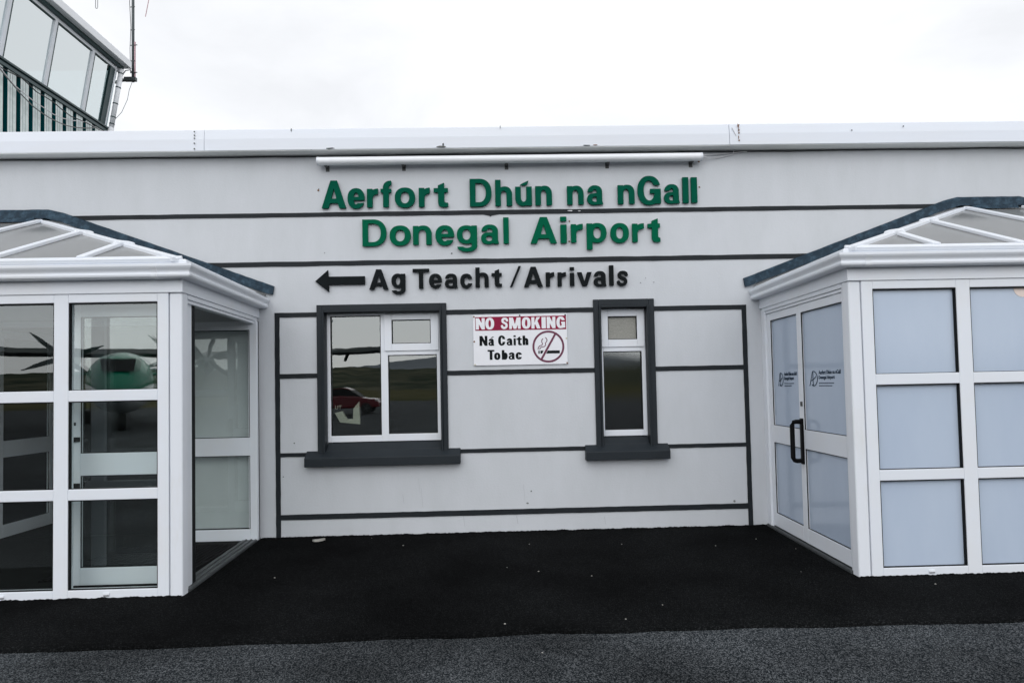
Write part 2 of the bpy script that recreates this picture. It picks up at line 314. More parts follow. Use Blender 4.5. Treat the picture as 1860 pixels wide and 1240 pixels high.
def glyph_sdf(ch, X, Y, w, s=.215, t=.165):
    if ch == 'l': return gbox(X, Y, 0, w, 0, .96)
    if ch == 'I': return gbox(X, Y, 0, w, 0, 1)
    if ch == 'i': return U(gbox(X, Y, 0, w, 0, XH), gbox(X, Y, 0, w, .83, 1))
    if ch == 'o': return gring(X, Y, w / 2, XH / 2, w / 2, XH / 2 + .012, s, t)
    if ch in 'OC' or ch == 'G':
        r = gring(X, Y, w / 2, .5, w / 2, .515, s * 1.03, t * 1.05)
        if ch == 'C': r = cut(r, gbox(X, Y, w * .5, w * 1.2, .37, .64))
        if ch == 'G': r = U(cut(r, gbox(X, Y, w * .5, w * 1.2, .53, .69)), U(gbox(X, Y, w * .54, w, .40, .555), gbox(X, Y, w - s * .95, w, .03, .555)))
        return r
    if ch in 'nhuú':
        XX, YY = (w - X, XH - Y) if ch in 'uú' else (X, Y)
        yc = .39; top = XH + .012
        arch = I(cut(gell(XX, YY, (.07 + w) / 2, yc, (w - .07) / 2, top - yc), gell(XX, YY, w / 2, yc, w / 2 - s, top - t - yc, 2.1)), yc - YY)
        r = U(U(gbox(XX, YY, 0, s, 0, .96 if ch == 'h' else XH), arch), gbox(XX, YY, w - s, w, 0, yc + .01))
        if ch == 'ú': r = U(r, gpoly(X, Y, [(.17, .755), (.27, .825), (.50, .925), (.455, .80), (.35, .745)]))
        return r
    if ch == 'r':
        yc = .36; arch = I(cut(gell(X, Y, .46, yc, .41, XH + .01 - yc), gell(X, Y, .50, yc, .285, XH - .19 - yc)), I(yc - Y, X - w))
        return U(gbox(X, Y, 0, s, 0, XH), arch)
    if ch == 'e':
        r = cut(gring(X, Y, w / 2, XH / 2, w / 2, XH / 2 + .012, s, t), gpoly(X, Y, [(w * .5, .29), (w * 1.2, .29), (w * 1.2, .20), (w * .66, .175), (w * .5, .23)]))
        return U(r, I(gbox(X, Y, s * .5, w, .285, .405), gell(X, Y, w / 2, XH / 2, w / 2, XH / 2 + .012)))
    if ch == 'c': return cut(gring(X, Y, w / 2, XH / 2, w / 2, XH / 2 + .012, s, t), gpoly(X, Y, [(w * .52, .35), (w * .70, .475), (w * 1.3, .455), (w * 1.3, .245), (w * .70, .225)]))
    if ch in 'aá':
        sx = w - .035; top = XH + .012
        arch = I(cut(gell(X, Y, sx / 2 + .01, .45, sx / 2 - .01, top - .45), gell(X, Y, sx / 2 + .005, .45, sx / 2 - s * .98, top - t * .95 - .45, 2.1)), .475 - Y)
        bowl = cut(U(gell(X, Y, .27, .205, .27, .217), gbox(X, Y, .27, sx - .05, .295, .422)), gell(X, Y, .30, .20, .115, .098))
        foot = gpoly(X, Y, [(sx - s, .48), (sx, .48), (sx, .13), (w, .0), (w - s * .98, .0), (sx - s, .10)])
        r = U(U(arch, I(bowl, X - sx)), foot)
        if ch == 'á': r = U(r, gpoly(X, Y, [(.20, .76), (.42, .90), (.60, .90), (.36, .76)]))
        return r
    if ch == 'g':
        bowl = gring(X, Y, (w - .04) / 2, .365, (w - .04) / 2, .345, s, t * .95)
        hook = I(cut(gell(X, Y, w / 2, -.03, w / 2, .245), gell(X, Y, w / 2, -.03, w / 2 - s, .10)), Y + .03)
        hook = cut(hook, gbox(X, Y, -.1, w * .5, -.085, .1))
        return U(U(bowl, gbox(X, Y, w - s, w, -.035, XH)), hook)
    if ch in 'pb':
        YY = Y if ch == 'p' else XH - Y
        return U(gbox(X, YY, 0, s, -.265, XH), gring(X, YY, (w + .04) / 2, .35, (w - .04) / 2, .362, s, t))
    if ch == 't':
        return U(U(gpoly(X, Y, [(.155, .79), (.385, .885), (.385, .10), (.40, .0), (.30, -.005), (.22, .02), (.175, .07), (.155, .14)]), gbox(X, Y, 0, w, .535, .685)),
                 gpoly(X, Y, [(.30, -.008), (w, .0), (w, .150), (.44, .150), (.385, .19), (.30, .12)]))
    if ch == 'f':
        hook = I(cut(gell(X, Y, .385, .71, .295, .285), gell(X, Y, .40, .71, .095, .125)), I(.71 - Y, X - w))
        return U(U(gbox(X, Y, .09, .305, 0, .72), gbox(X, Y, 0, w - .005, .545, .69)), hook)
    if ch == 'D':
        c = w * .42
        o_ = U(gbox(X, Y, 0, c, 0, 1), I(gell(X, Y, c, .5, w - c, .5), c - .01 - X)); i_ = U(gbox(X, Y, s, c, t, 1 - t), I(gell(X, Y, c, .5, w - c - s, .5 - t), c - .01 - X))
        return cut(o_, i_)
    if ch == 'A':
        k = w / .88
        return cut(gpoly(X, Y, [(0, 0), (.325 * k, 1), (.56 * k, 1), (w, 0), (w - .24, 0), (w - .30, .185), (.30, .185), (.24, 0)]), gpoly(X, Y, [(.350 * k, .345), (.530 * k, .345), (.442 * k, .73)]))
    if ch == 'T': return U(gbox(X, Y, 0, w, .835, 1), gbox(X, Y, w / 2 - s / 2, w / 2 + s / 2, 0, .85))
    if ch == 'v': return gpoly(X, Y, [(0, XH), (.235, XH), (w / 2, .23), (w - .235, XH), (w, XH), (w / 2 + .125, 0), (w / 2 - .125, 0)])
    if ch == '/': return gpoly(X, Y, [(0, 0), (.12, 0), (w, 1.02), (w - .12, 1.02)])
    if ch in 'sS':
        k = (XH + .024) if ch == 's' else 1.03; th = t * .97 if ch == 's' else .2
        q = [(.93, .735), (.86, .83), (.70, .885), (.5, .895), (.30, .87), (.165, .79), (.16, .68), (.25, .60), (.5, .53), (.75, .455), (.84, .37), (.84, .25), (.72, .15), (.5, .105), (.30, .11), (.14, .17), (.05, .27)]
        r_ = th / 2; return gstroke(X, Y, [(r_ * .9 + (w - 1.8 * r_) * a, -.012 + k * b) for a, b in q], r_)
    if ch == 'N': return U(U(gbox(X, Y, 0, s, 0, 1), gbox(X, Y, w - s, w, 0, 1)), gpoly(X, Y, [(0, 1), (s * 1.02, 1), (w, 0), (w - s * 1.02, 0)]))
    if ch == 'M': return U(U(gbox(X, Y, 0, s * .9, 0, 1), gbox(X, Y, w - s * .9, w, 0, 1)), U(gpoly(X, Y, [(0, 1), (s * 1.25, 1), (w / 2 + s * .42, 0), (w / 2 - s * .42, 0)]), gpoly(X, Y, [(w, 1), (w - s * 1.25, 1), (w / 2 - s * .42, 0), (w / 2 + s * .42, 0)])))
    if ch == 'K': return U(U(gbox(X, Y, 0, s, 0, 1), gpoly(X, Y, [(s * .9, .42), (w - s * 1.25, 1), (w - .01, 1), (s * .9, .28)])), gpoly(X, Y, [(w * .36, .52), (w * .36 + s * .85, .72), (w, 0), (w - s * 1.15, 0)]))
    raise KeyError(ch)
EXT = {'g': (-.275, XH), 'p': (-.265, XH), 'ú': (0, .925), 'á': (0, .90), 't': (0, .885), 'h': (0, .96), 'l': (0, .96), 'b': (0, XH + .265)}
def bold_letter(name, ch, x0, x1, z0, z1, y, th, m, parent, cap=None, s=.208, t=.152, step=.0115):
    """one solid letter filling x0..x1, z0..z1, its face th in front of the plane y"""
    lo, hi = EXT.get(ch, (0, XH) if ch in 'aceonrsuv' else (0, 1))
    sz = (z1 - z0) / (hi - lo) if cap is None else cap
    w = (x1 - x0) / sz
    xs = np.arange(-.05, w + .06, step); ys = np.arange(lo - .06, hi + .07, step)
    X, Y = np.meshgrid(xs, ys); F = glyph_sdf(ch, X, Y, w, s, t)
    mb = MB(); yf, yb = y - th, y; zz = lambda q: z0 + (q - lo) * (z1 - z0) / (hi - lo)
    P = lambda p, d: (x0 + p[0] * sz, d, zz(p[1]))
    def face(poly, flip=False):
        mb.add([P(p, yf) for p in poly], [tuple(range(len(poly)))]); mb.add([P(p, yb) for p in poly], [tuple(range(len(poly)))[::-1]])
    for j in range(len(ys) - 1):
        run = None
        for i in range(len(xs)):
            full = i < len(xs) - 1 and F[j, i] < 0 and F[j, i + 1] < 0 and F[j + 1, i] < 0 and F[j + 1, i + 1] < 0
            if full and run is None: run = i
            if not full and run is not None:
                face([(xs[run], ys[j]), (xs[i], ys[j]), (xs[i], ys[j + 1]), (xs[run], ys[j + 1])]); run = None
            if i == len(xs) - 1 or full: continue
            c = [(xs[i], ys[j], F[j, i]), (xs[i + 1], ys[j], F[j, i + 1]), (xs[i + 1], ys[j + 1], F[j + 1, i + 1]), (xs[i], ys[j + 1], F[j + 1, i])]
            if all(q[2] >= 0 for q in c): continue
            poly = []; cr = []
            for a, b in zip(c, c[1:] + c[:1]):
                if a[2] < 0: poly.append((a[0], a[1]))
                if (a[2] < 0) != (b[2] < 0):
                    k = a[2] / (a[2] - b[2]); p = (a[0] + (b[0] - a[0]) * k, a[1] + (b[1] - a[1]) * k); poly.append(p); cr.append(p)
            if len(poly) >= 3: face(poly)
            for a, b in zip(cr[0::2], cr[1::2]): mb.add([P(a, yf), P(b, yf), P(b, yb), P(a, yb)], [(0, 1, 2, 3)])
    return mb.build(name, m, parent, weld=True)

CABLES = [
  ([(-9.3, 5.98, 7.679), (-9.3, 6.241, 7.685), (-9.3, 6.668, 7.74), (-9.3, 7.092, 7.646), (-9.3, 7.331, 7.657), (-9.3, 7.614, 7.66), (-9.3, 7.909, 7.614), (-9.3, 8.216, 7.591), (-9.3, 8.618, 7.65), (-9.3, 8.955, 7.678), (-9.3, 9.308, 7.703)], 0.011, 'cable_dark'),
  ([(-9.3, 6.009, 7.682), (-9.3, 6.453, 7.499), (-9.3, 6.994, 7.421), (-9.3, 7.332, 7.412), (-9.3, 7.616, 7.398), (-9.3, 7.91, 7.432), (-9.3, 8.216, 7.504), (-9.3, 8.536, 7.612), (-9.3, 8.785, 7.682), (-9.3, 9.129, 7.693), (-9.3, 9.398, 7.721)], 0.01, 'cable_pale'),
  ([(-9.3, 6.009, 7.661), (-9.3, 6.302, 7.54), (-9.3, 6.608, 7.413), (-9.3, 6.995, 7.302), (-9.3, 7.264, 7.28), (-9.3, 7.509, 7.272), (-9.3, 7.799, 7.291), (-9.3, 8.062, 7.328), (-9.3, 8.375, 7.404), (-9.3, 8.785, 7.546), (-9.3, 9.174, 7.705)], 0.011, 'cable'),
]
CHIPS = [(-0.908, -0.475, 0.0127), (-1.768, -1.456, 0.0126), (-2.217, -0.036, 0.0064), (-1.264, -0.117, 0.0066), (0.287, -1.484, 0.0118), (0.681, -1.65, 0.0112), (2.345, -0.59, 0.0107), (0.042, -1.34, 0.0082), (1.9, -0.807, 0.0102), (0.257, -0.556, 0.0102), (1.09, -0.653, 0.0101), (0.283, -1.481, 0.0071), (1.047, -2.372, 0.009), (0.68, -1.649, 0.0088), (0.758, -2.62, 0.0111), (0.012, -2.642, 0.013), (3.043, -2.098, 0.0126), (0.211, -3.109, 0.0098), (2.345, -0.593, 0.0091), (2.539, -0.991, 0.0079), (2.269, -1.694, 0.0063), (3.051, -2.086, 0.0062)]
# ------------------------------------------------------------------ ground
def sheet(name, x0, x1, y0, y1, z, m): return structure(MB().add([(x0, y0, z), (x1, y0, z), (x1, y1, z), (x0, y1, z)], [(0, 1, 2, 3)]).build(name, m))
sheet('ground', -9000, 9000, -9000, 9000, -0.06, M['grass'])
sheet('apron', -160, 160, -72, 30, -0.024, M['tarmac_old'])
def new_tarmac():
    mb = MB(); n = 600; x0, x1 = -14.0, 14.0; vs = []
    for i in range(n + 1):
        x = x0 + (x1 - x0) * i / n
        y = -2.80 + 0.02 * math.sin(x * 0.9 + 1.1) + 0.030 * noise.noise((x * 2.3, 0, 0)) + 0.012 * noise.noise((x * 14, 3, 0))
        vs += [(x, 6.0, 0.0), (x, y + 0.05, 0.0), (x, y + 0.012, -0.007), (x, y, -0.030)]
    fs = []
    for i in range(n):
        for k in range(3): fs.append((i * 4 + k, i * 4 + 4 + k, i * 4 + 5 + k, i * 4 + 1 + k))
    mb.add(vs, fs); return mb
structure(new_tarmac().build('tarmac_path', M['tarmac_new']))
def ragged(pts, name='tarmac_edge'):
    """tar smeared a few millimetres up the foot of the walls"""
    mb = MB()
    for (a, b) in pts:
        a = Vector((*a, 0)); b = Vector((*b, 0)); L = (b - a).length; e = (b - a) / L; nn = Vector((e.y, -e.x, 0)); k = int(L / 0.012); vs = []
        for i in range(k + 1):
            p = a + e * L * i / k; h = 0.008 + 0.007 * noise.noise((p.x * 9, p.y * 9, 1)) + random.uniform(-0.003, 0.003)
            vs += [tuple(p + nn * 0.002 + Vector((0, 0, max(0.002, h)))), tuple(p + nn * 0.016 + Vector((0, 0, -0.004)))]
        mb.add(vs, [(2 * i, 2 * i + 1, 2 * i + 3, 2 * i + 2) for i in range(k)])
    return structure(mb.build(name, M['tarmac_new']))
ragged([((-2.36, 0), (2.68, 0)), ((-7.6, -1.874), (-2.29, -1.874)), ((2.62, -1.8825), (7.5, -1.8825))])

# ------------------------------------------------------------------ terminal building
bld = thing('terminal_building', 'low pale grey rendered airport terminal with charcoal bands and white eaves', 'building', (0, 2.0, 0))
WX0, WX1, WY1, WZ = -16.0, 14.0, 4.0, 3.93
HOLES = [(-1.729, -0.575, 0.72, 2.224), (1.047, 1.519, 0.72, 2.224), (-5.12, -3.36, 0.0, 2.20)]
def wall_mesh():
    xs = sorted({WX0, WX1} | {h[0] for h in HOLES} | {h[1] for h in HOLES}); zs = sorted({-0.1, WZ} | {h[2] for h in HOLES} | {h[3] for h in HOLES})
    mb = MB()
    for i in range(len(xs) - 1):
        for j in range(len(zs) - 1):
            cx, cz = (xs[i] + xs[i + 1]) / 2, (zs[j] + zs[j + 1]) / 2
            if any(h[0] < cx < h[1] and h[2] < cz < h[3] for h in HOLES): continue
            a, b, c, d = xs[i], xs[i + 1], zs[j], zs[j + 1]
            mb.add([(a, 0, c), (b, 0, c), (b, 0, d), (a, 0, d)], [(0, 1, 2, 3)])
    for a, b, c, d in HOLES:     # reveals
        mb.add([(a, 0, c), (a, 0, d), (a, .30, d), (a, .30, c), (b, 0, c), (b, 0, d), (b, .30, d), (b, .30, c)], [(0, 1, 2, 3), (4, 7, 6, 5), (1, 5, 6, 2)])
    mb.add([(WX0, 0, -.1), (WX0, WY1, -.1), (WX0, WY1, WZ), (WX0, 0, WZ)], [(0, 1, 2, 3)]); mb.add([(WX1, 0, -.1), (WX1, WY1, -.1), (WX1, WY1, WZ), (WX1, 0, WZ)], [(0, 1, 2, 3)])
    mb.add([(WX0, WY1, -.1), (WX1, WY1, -.1), (WX1, WY1, WZ), (WX0, WY1, WZ)], [(0, 1, 2, 3)])
    return mb
wall = wall_mesh().build('wall', M['wall'], bld)
MB().box(WX0, WX1, -0.02, WY1 + .1, WZ, WZ + 0.06).build('roof', M['soffit'], bld)
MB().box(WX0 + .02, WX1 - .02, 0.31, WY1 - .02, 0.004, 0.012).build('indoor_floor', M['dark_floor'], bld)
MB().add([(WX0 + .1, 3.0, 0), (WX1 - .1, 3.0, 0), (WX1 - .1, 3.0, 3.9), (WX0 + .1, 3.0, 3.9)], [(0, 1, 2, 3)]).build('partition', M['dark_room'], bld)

PR = 0.008
def band(*a, **k): return jstrip(*a, **k).build('band', M['band'], bld)
for z0, z1 in ((3.195, 3.237), (2.697, 2.744)): band(-9, 9, z0, z1, 0, PR, jit=0.0022, step=0.16)
for x0, x1 in ((-2.223, -2.176), (2.494, 2.540)): band(0, 2.231, x0, x1, 0, PR, vertical=True)
for z0, z1, segs in ((2.184, 2.231, ((-2.176, -1.803), (-.507, .975), (1.594, 2.494))), (1.573, 1.619, ((-2.176, -1.803), (-.507, .975), (1.594, 2.494))),
                     (0.794, 0.833, ((-2.176, -1.918), (-.388, .859), (1.700, 2.494))), (0.172, 0.225, ((-2.176, 2.494),))):
    for a, b in segs: band(a, b, z0, z1, 0, PR)

def rect_ring(mb, x0, x1, z0, z1, wl, wr, wb, wt, y0, y1):
    mb.box(x0, x0 + wl, y0, y1, z0, z1); mb.box(x1 - wr, x1, y0, y1, z0, z1)
    if wb: mb.box(x0 + wl, x1 - wr, y0, y1, z0, z0 + wb)
    if wt: mb.box(x0 + wl, x1 - wr, y0, y1, z1 - wt, z1)
    return mb
def seal(mb, x0, x1, z0, z1, y0, y1, w=0.006): return rect_ring(mb, x0, x1, z0, z1, w, w, w, w, y0, y1)
def window(ox0, ox1, oz1, ix0, ix1, iz1, sx0, sx1, vents, panes, members):
    fr = MB()
    for b in members: fr.box(b[0], b[1], 0.08, 0.14, b[2], b[3])
    w_ = fr.build('window', M['upvc'], bld, bevel=0.004)
    s = MB(); s.box(ox0, ix0 - .018, -0.026, 0.02, 0.80, oz1); s.box(ix1 + .018, ox1, -0.026, 0.02, 0.80, oz1); s.box(ix0 - .018, ix1 + .018, -0.026, 0.02, iz1 + .018, oz1)
    s.box(ix0 - .018, ix0 + .002, -0.042, 0.078, 0.79, iz1 + .018); s.box(ix1 - .002, ix1 + .018, -0.042, 0.078, 0.79, iz1 + .018); s.box(ix0 + .002, ix1 - .002, -0.042, 0.078, iz1 - .002, iz1 + .018)
    s.build('surround', M['surround'], w_, bevel=0.005)
    q = MB()
    q.prism([(-.100, .697), (-.100, .783), (-.092, .789), (.004, .848), (.004, .697)], lambda y, z: (sx0, y, z), lambda y, z: (sx1, y, z))
    q.prism([(.006, .849), (.079, .918), (.079, .73), (.006, .73)], lambda y, z: (ix0 + .003, y, z), lambda y, z: (ix1 - .003, y, z))
    q.build('sill', M['surround'], w_, bevel=0.006)
    for (x0, x1, z0, z1, px0, px1, pz0, pz1, pm) in vents:
        v = rect_ring(MB(), x0, x1, z0, z1, px0 - x0, x1 - px1, pz0 - z0, z1 - pz1, 0.066, 0.125).build('vent_sash', M['upvc'], w_, bevel=0.004)
        seal(MB(), px0, px1, pz0, pz1, 0.072, 0.10).build('seal', M['gasket'], w_)
        MB().box(px0 + .004, px1 - .004, 0.096, 0.102, pz0 + .004, pz1 - .004).build('pane', pm, w_)
    for (x0, x1, z0, z1, pm) in panes:
        seal(MB(), x0, x1, z0, z1, 0.084, 0.115).build('seal', M['gasket'], w_)
        MB().box(x0 + .004, x1 - .004, 0.108, 0.114, z0 + .004, z1 - .004).build('pane', pm, w_)
    return w_
window(-1.803, -.507, 2.301, -1.729, -.575, 2.224, -1.918, -.388,
       [(-1.147, -.597, 1.832, 2.209, -1.071, -.676, 1.905, 2.147, M['glass'])],
       [(-1.692, -1.185, .986, 2.196, M['glass']), (-1.113, -.619, .994, 1.790, M['glass'])],
       [(-1.726, -1.692, .922, 2.222), (-1.185, -1.113, .922, 2.222), (-.619, -.578, .922, 2.222), (-1.692, -1.185, .922, .986), (-1.692, -1.185, 2.196, 2.222), (-1.113, -.619, .922, .994), (-1.113, -.619, 1.790, 1.838), (-1.113, -.619, 2.204, 2.222)])
window(.975, 1.594, 2.308, 1.047, 1.519, 2.226, .859, 1.700,
       [(1.066, 1.508, 1.829, 2.212, 1.134, 1.432, 1.905, 2.143, M['obscure_vent'])],
       [(1.081, 1.476, .984, 1.783, M['obscure'])],
       [(1.050, 1.081, .922, 2.222), (1.476, 1.516, .922, 2.222), (1.081, 1.476, .922, .984), (1.081, 1.476, 1.783, 1.836), (1.081, 1.476, 2.206, 2.222)])

# eaves: boxed metal fascia in lengths, soffit, fixings, rust and lifted flakes
def eaves_len(x0, x1, dy):
    prof = [(0.0, 3.828), (-.150 - dy, 3.828), (-.150 - dy, 3.944), (-.136 - dy, 4.040), (-.128 - dy, 4.046), (-.02, 4.046), (-.02, 3.995), (0.0, 3.995)]
    return MB().prism(prof, lambda y, z: (x0, y, z), lambda y, z: (x1, y, z)).build('fascia', M['fascia'], bld, bevel=0.003)
eaves_len(WX0, -2.853, 0.0); eaves_len(-2.850, 2.374, 0.002); eaves_len(2.377, WX1, 0.005)
MB().box(WX0, WX1, -0.146, -0.001, 3.822, 3.827).build('soffit', M['soffit'], bld)
for x, zs_, m in ((-2.945, (4.02, 3.985, 3.955, 3.905, 3.85), 'cable'), (2.47, (4.025, 3.975, 3.945, 3.87), 'rust')):
    for z in zs_: MB().tube([(x, -.150 - (.006 if x > 0 else 0), z), (x, -.158 - (.006 if x > 0 else 0), z - .002)], .007).build('screw', M[m], bld)
def flake(x, y, z, wd, h, m, tilt=0.0):
    n = 7; poly = [(wd * math.cos(2 * math.pi * k / n) * random.uniform(.6, 1.1), h * math.sin(2 * math.pi * k / n) * random.uniform(.5, 1.1)) for k in range(n)]
    return MB().prism(poly, lambda a, b: (x + a, y, z + b), lambda a, b: (x + a, y - .004, z + b + a * tilt))
for x, y, z, wd, h, m in ((2.462, -.1565, 4.02, .006, .022, 'rust'), (2.470, -.1575, 3.98, .004, .035, 'rust'), (2.466, -.158, 3.90, .004, .03, 'rust'),
                          (-1.80, -.145, 3.835, .035, .010, 'galv'), (-1.62, -.15, 3.838, .05, .010, 'mast'), (-.52, -.155, 3.84, .06, .012, 'galv'), (-.50, -.155, 3.862, .012, .02, 'mast'), (.93, -.155, 3.838, .05, .006, 'mast'), (1.02, -.156, 3.84, .03, .005, 'rust'),
                          (4.15, -.158, 3.995, .010, .010, 'mast'), (3.62, -.158, 3.96, .008, .008, 'mast'), (-2.0, -.142, 4.03, .006, .02, 'galv'), (.07, -.155, 4.03, .004, .02, 'galv')):
    flake(x, y, z, wd, h, m).build('flaking_paint', M[m], bld)
# small marks on the render: filled fixing holes, rust spots, scuffs, a drip in the band
for x, z, r, m in ((-1.777, 3.463, .011, 'rust'), (-1.772, 3.478, .006, 'galv'), (-.443, 2.803, .010, 'mast'), (2.100, 3.446, .011, 'rust'), (2.102, 3.714, .013, 'rust'), (.757, 3.114, .010, 'rust'), (.750, 2.907, .012, 'rust'),
                   (1.467, 2.473, .006, 'cable'), (1.604, 2.477, .006, 'cable'), (1.52, 2.52, .005, 'cable'), (-2.15, .60, .006, 'mast'), (-2.04, .93, .008, 'mast'), (-1.72, 2.83, .006, 'cable'), (.31, .40, .009, 'mast'), (.27, .28, .012, 'cable'), (2.36, .25, .014, 'cable')):
    flake(x, -.0005, z, r, r, m).build('wall_spot', M[m], bld)
for x, z0, z1, wd in ((.245, .31, .47, .0022), (-.775, .27, .46, .0022), (-.80, .40, .55, .0016), (-.96, .31, .40, .003), (.17, .08, .16, .005), (-.36, .06, .17, .003), (1.05, .05, .13, .003)):
    MB().beam((x, -.001, z0), (x - .012, -.001, z1), wd * .8, 0, .001, (0, -1, 0)).build('scuff_mark', M['wall_grey'], bld)
MB().prism([(-.13, 3.197), (-.06, 3.183), (-.045, 3.172), (-.03, 3.183), (.05, 3.197)], lambda a, b: (a, -.0005, b), lambda a, b: (a, -PR + .001, b)).build('paint_drip', M['band'], bld)
flake(.767, -PR, 3.219, .030, .007, 'cable_pale').build('chipped_paint', M['cable_pale'], bld); flake(.86, -PR, 3.215, .02, .004, 'cable_pale').build('chipped_paint', M['cable_pale'], bld)

# inner doors behind the open porch: frame in the wall opening, one leaf swung inwards
def leaf(parent, fr, t0, t1, n0, n1, z0, z1, st0, st1, rails, gm, name='door', white='upvc'):
    """stiles st0/st1 wide; rails = [(z0,z1),...] from bottom to top; panes between"""
    d = MB().lbox(fr, t0, t0 + st0, n0, n1, z0, z1).lbox(fr, t1 - st1, t1, n0, n1, z0, z1)
    for a, b in rails: d.lbox(fr, t0 + st0, t1 - st1, n0, n1, a, b)
    d = d.build(name, M[white], parent, bevel=0.004)
    nc = (n0 + n1) / 2
    for (a, b), (c, e) in zip(rails[:-1], rails[1:]):
        p = MB().lbox(fr, t0 + st0 + .004, t1 - st1 - .004, nc - .003, nc + .003, b + .004, c - .004).build('pane', M[gm], d)
        g = MB()
        for sgn in (n0 + .004, n1 - .004 - .008):
            g.lbox(fr, t0 + st0, t0 + st0 + .005, sgn, sgn + .008, b, c).lbox(fr, t1 - st1 - .005, t1 - st1, sgn, sgn + .008, b, c)
            g.lbox(fr, t0 + st0 + .005, t1 - st1 - .005, sgn, sgn + .008, b, b + .005).lbox(fr, t0 + st0 + .005, t1 - st1 - .005, sgn, sgn + .008, c - .005, c)
        g.build('seal', M['gasket'], d)
    return d
def handle(parent, fr, t, n, z0, z1, sg=1):
    h = MB().lbox(fr, t - .020, t + .020, min(n, n + .022 * sg), max(n, n + .022 * sg), z0 - .01, z1 + .01)
    a = n + .095 * sg; pts = [(n + .01 * sg, z1 - .02), (n + .06 * sg, z1 - .018), (a - .012 * sg, z1 - .024), (a, z1 - .045), (a, z0 + .045), (a - .012 * sg, z0 + .024), (n + .06 * sg, z0 + .018), (n + .01 * sg, z0 + .02)]
    h.tube([fr(t, p, z) for p, z in pts], .020, 10)
    return h.build('handle', M['handle'], parent, bevel=0.006)
ring = rect_ring(MB(), -5.12, -3.36, 0.012, 2.20, .06, .06, 0, .06, .10, .16).build('door_frame', M['upvc'], bld, bevel=.004)
leaf(bld, frame2((-5.06, .16), (-5.03, 1.03), -1), 0, .86, -.045, 0, .02, 2.13, .09, .09, [(.02, .15), (.83, 1.0), (2.05, 2.13)], 'clear')

# ------------------------------------------------------------------ glazed porches
def offset_path(path, d, sgn):
    n = len(path); segs = []
    for i in range(n - 1):
        e = (path[i + 1] - path[i]).normalized(); segs.append((e, Vector((e.y, -e.x)) * sgn))
    o = [path[0] + segs[0][1] * d]
    for i in range(1, n - 1):
        (e0, n0), (e1, n1) = segs[i - 1], segs[i]; k = d / (1 + n0.dot(n1)); o.append(path[i] + (n0 + n1) * k)
    o.append(path[-1] + segs[-1][1] * d)
    return o
def sweep(path, prof, sgn):
    mb = MB(); n = len(prof); rings = []
    offs = [offset_path(path, p[0], sgn) for p in prof]
    for i in range(len(path)): rings.append([(offs[k][i].x, offs[k][i].y, prof[k][1]) for k in range(n)])
    return mb.loft(rings)
OGEE = [(0.008, 2.284), (0.008, 2.277), (.056, 2.274), (.082, 2.277), (.093, 2.286), (.096, 2.298), (.094, 2.308), (.090, 2.313), (.091, 2.322), (.098, 2.334), (.104, 2.341), (.109, 2.350), (.112, 2.357), (.112, 2.373), (.102, 2.376), (.102, 2.366), (.03, 2.366), (.03, 2.284)]
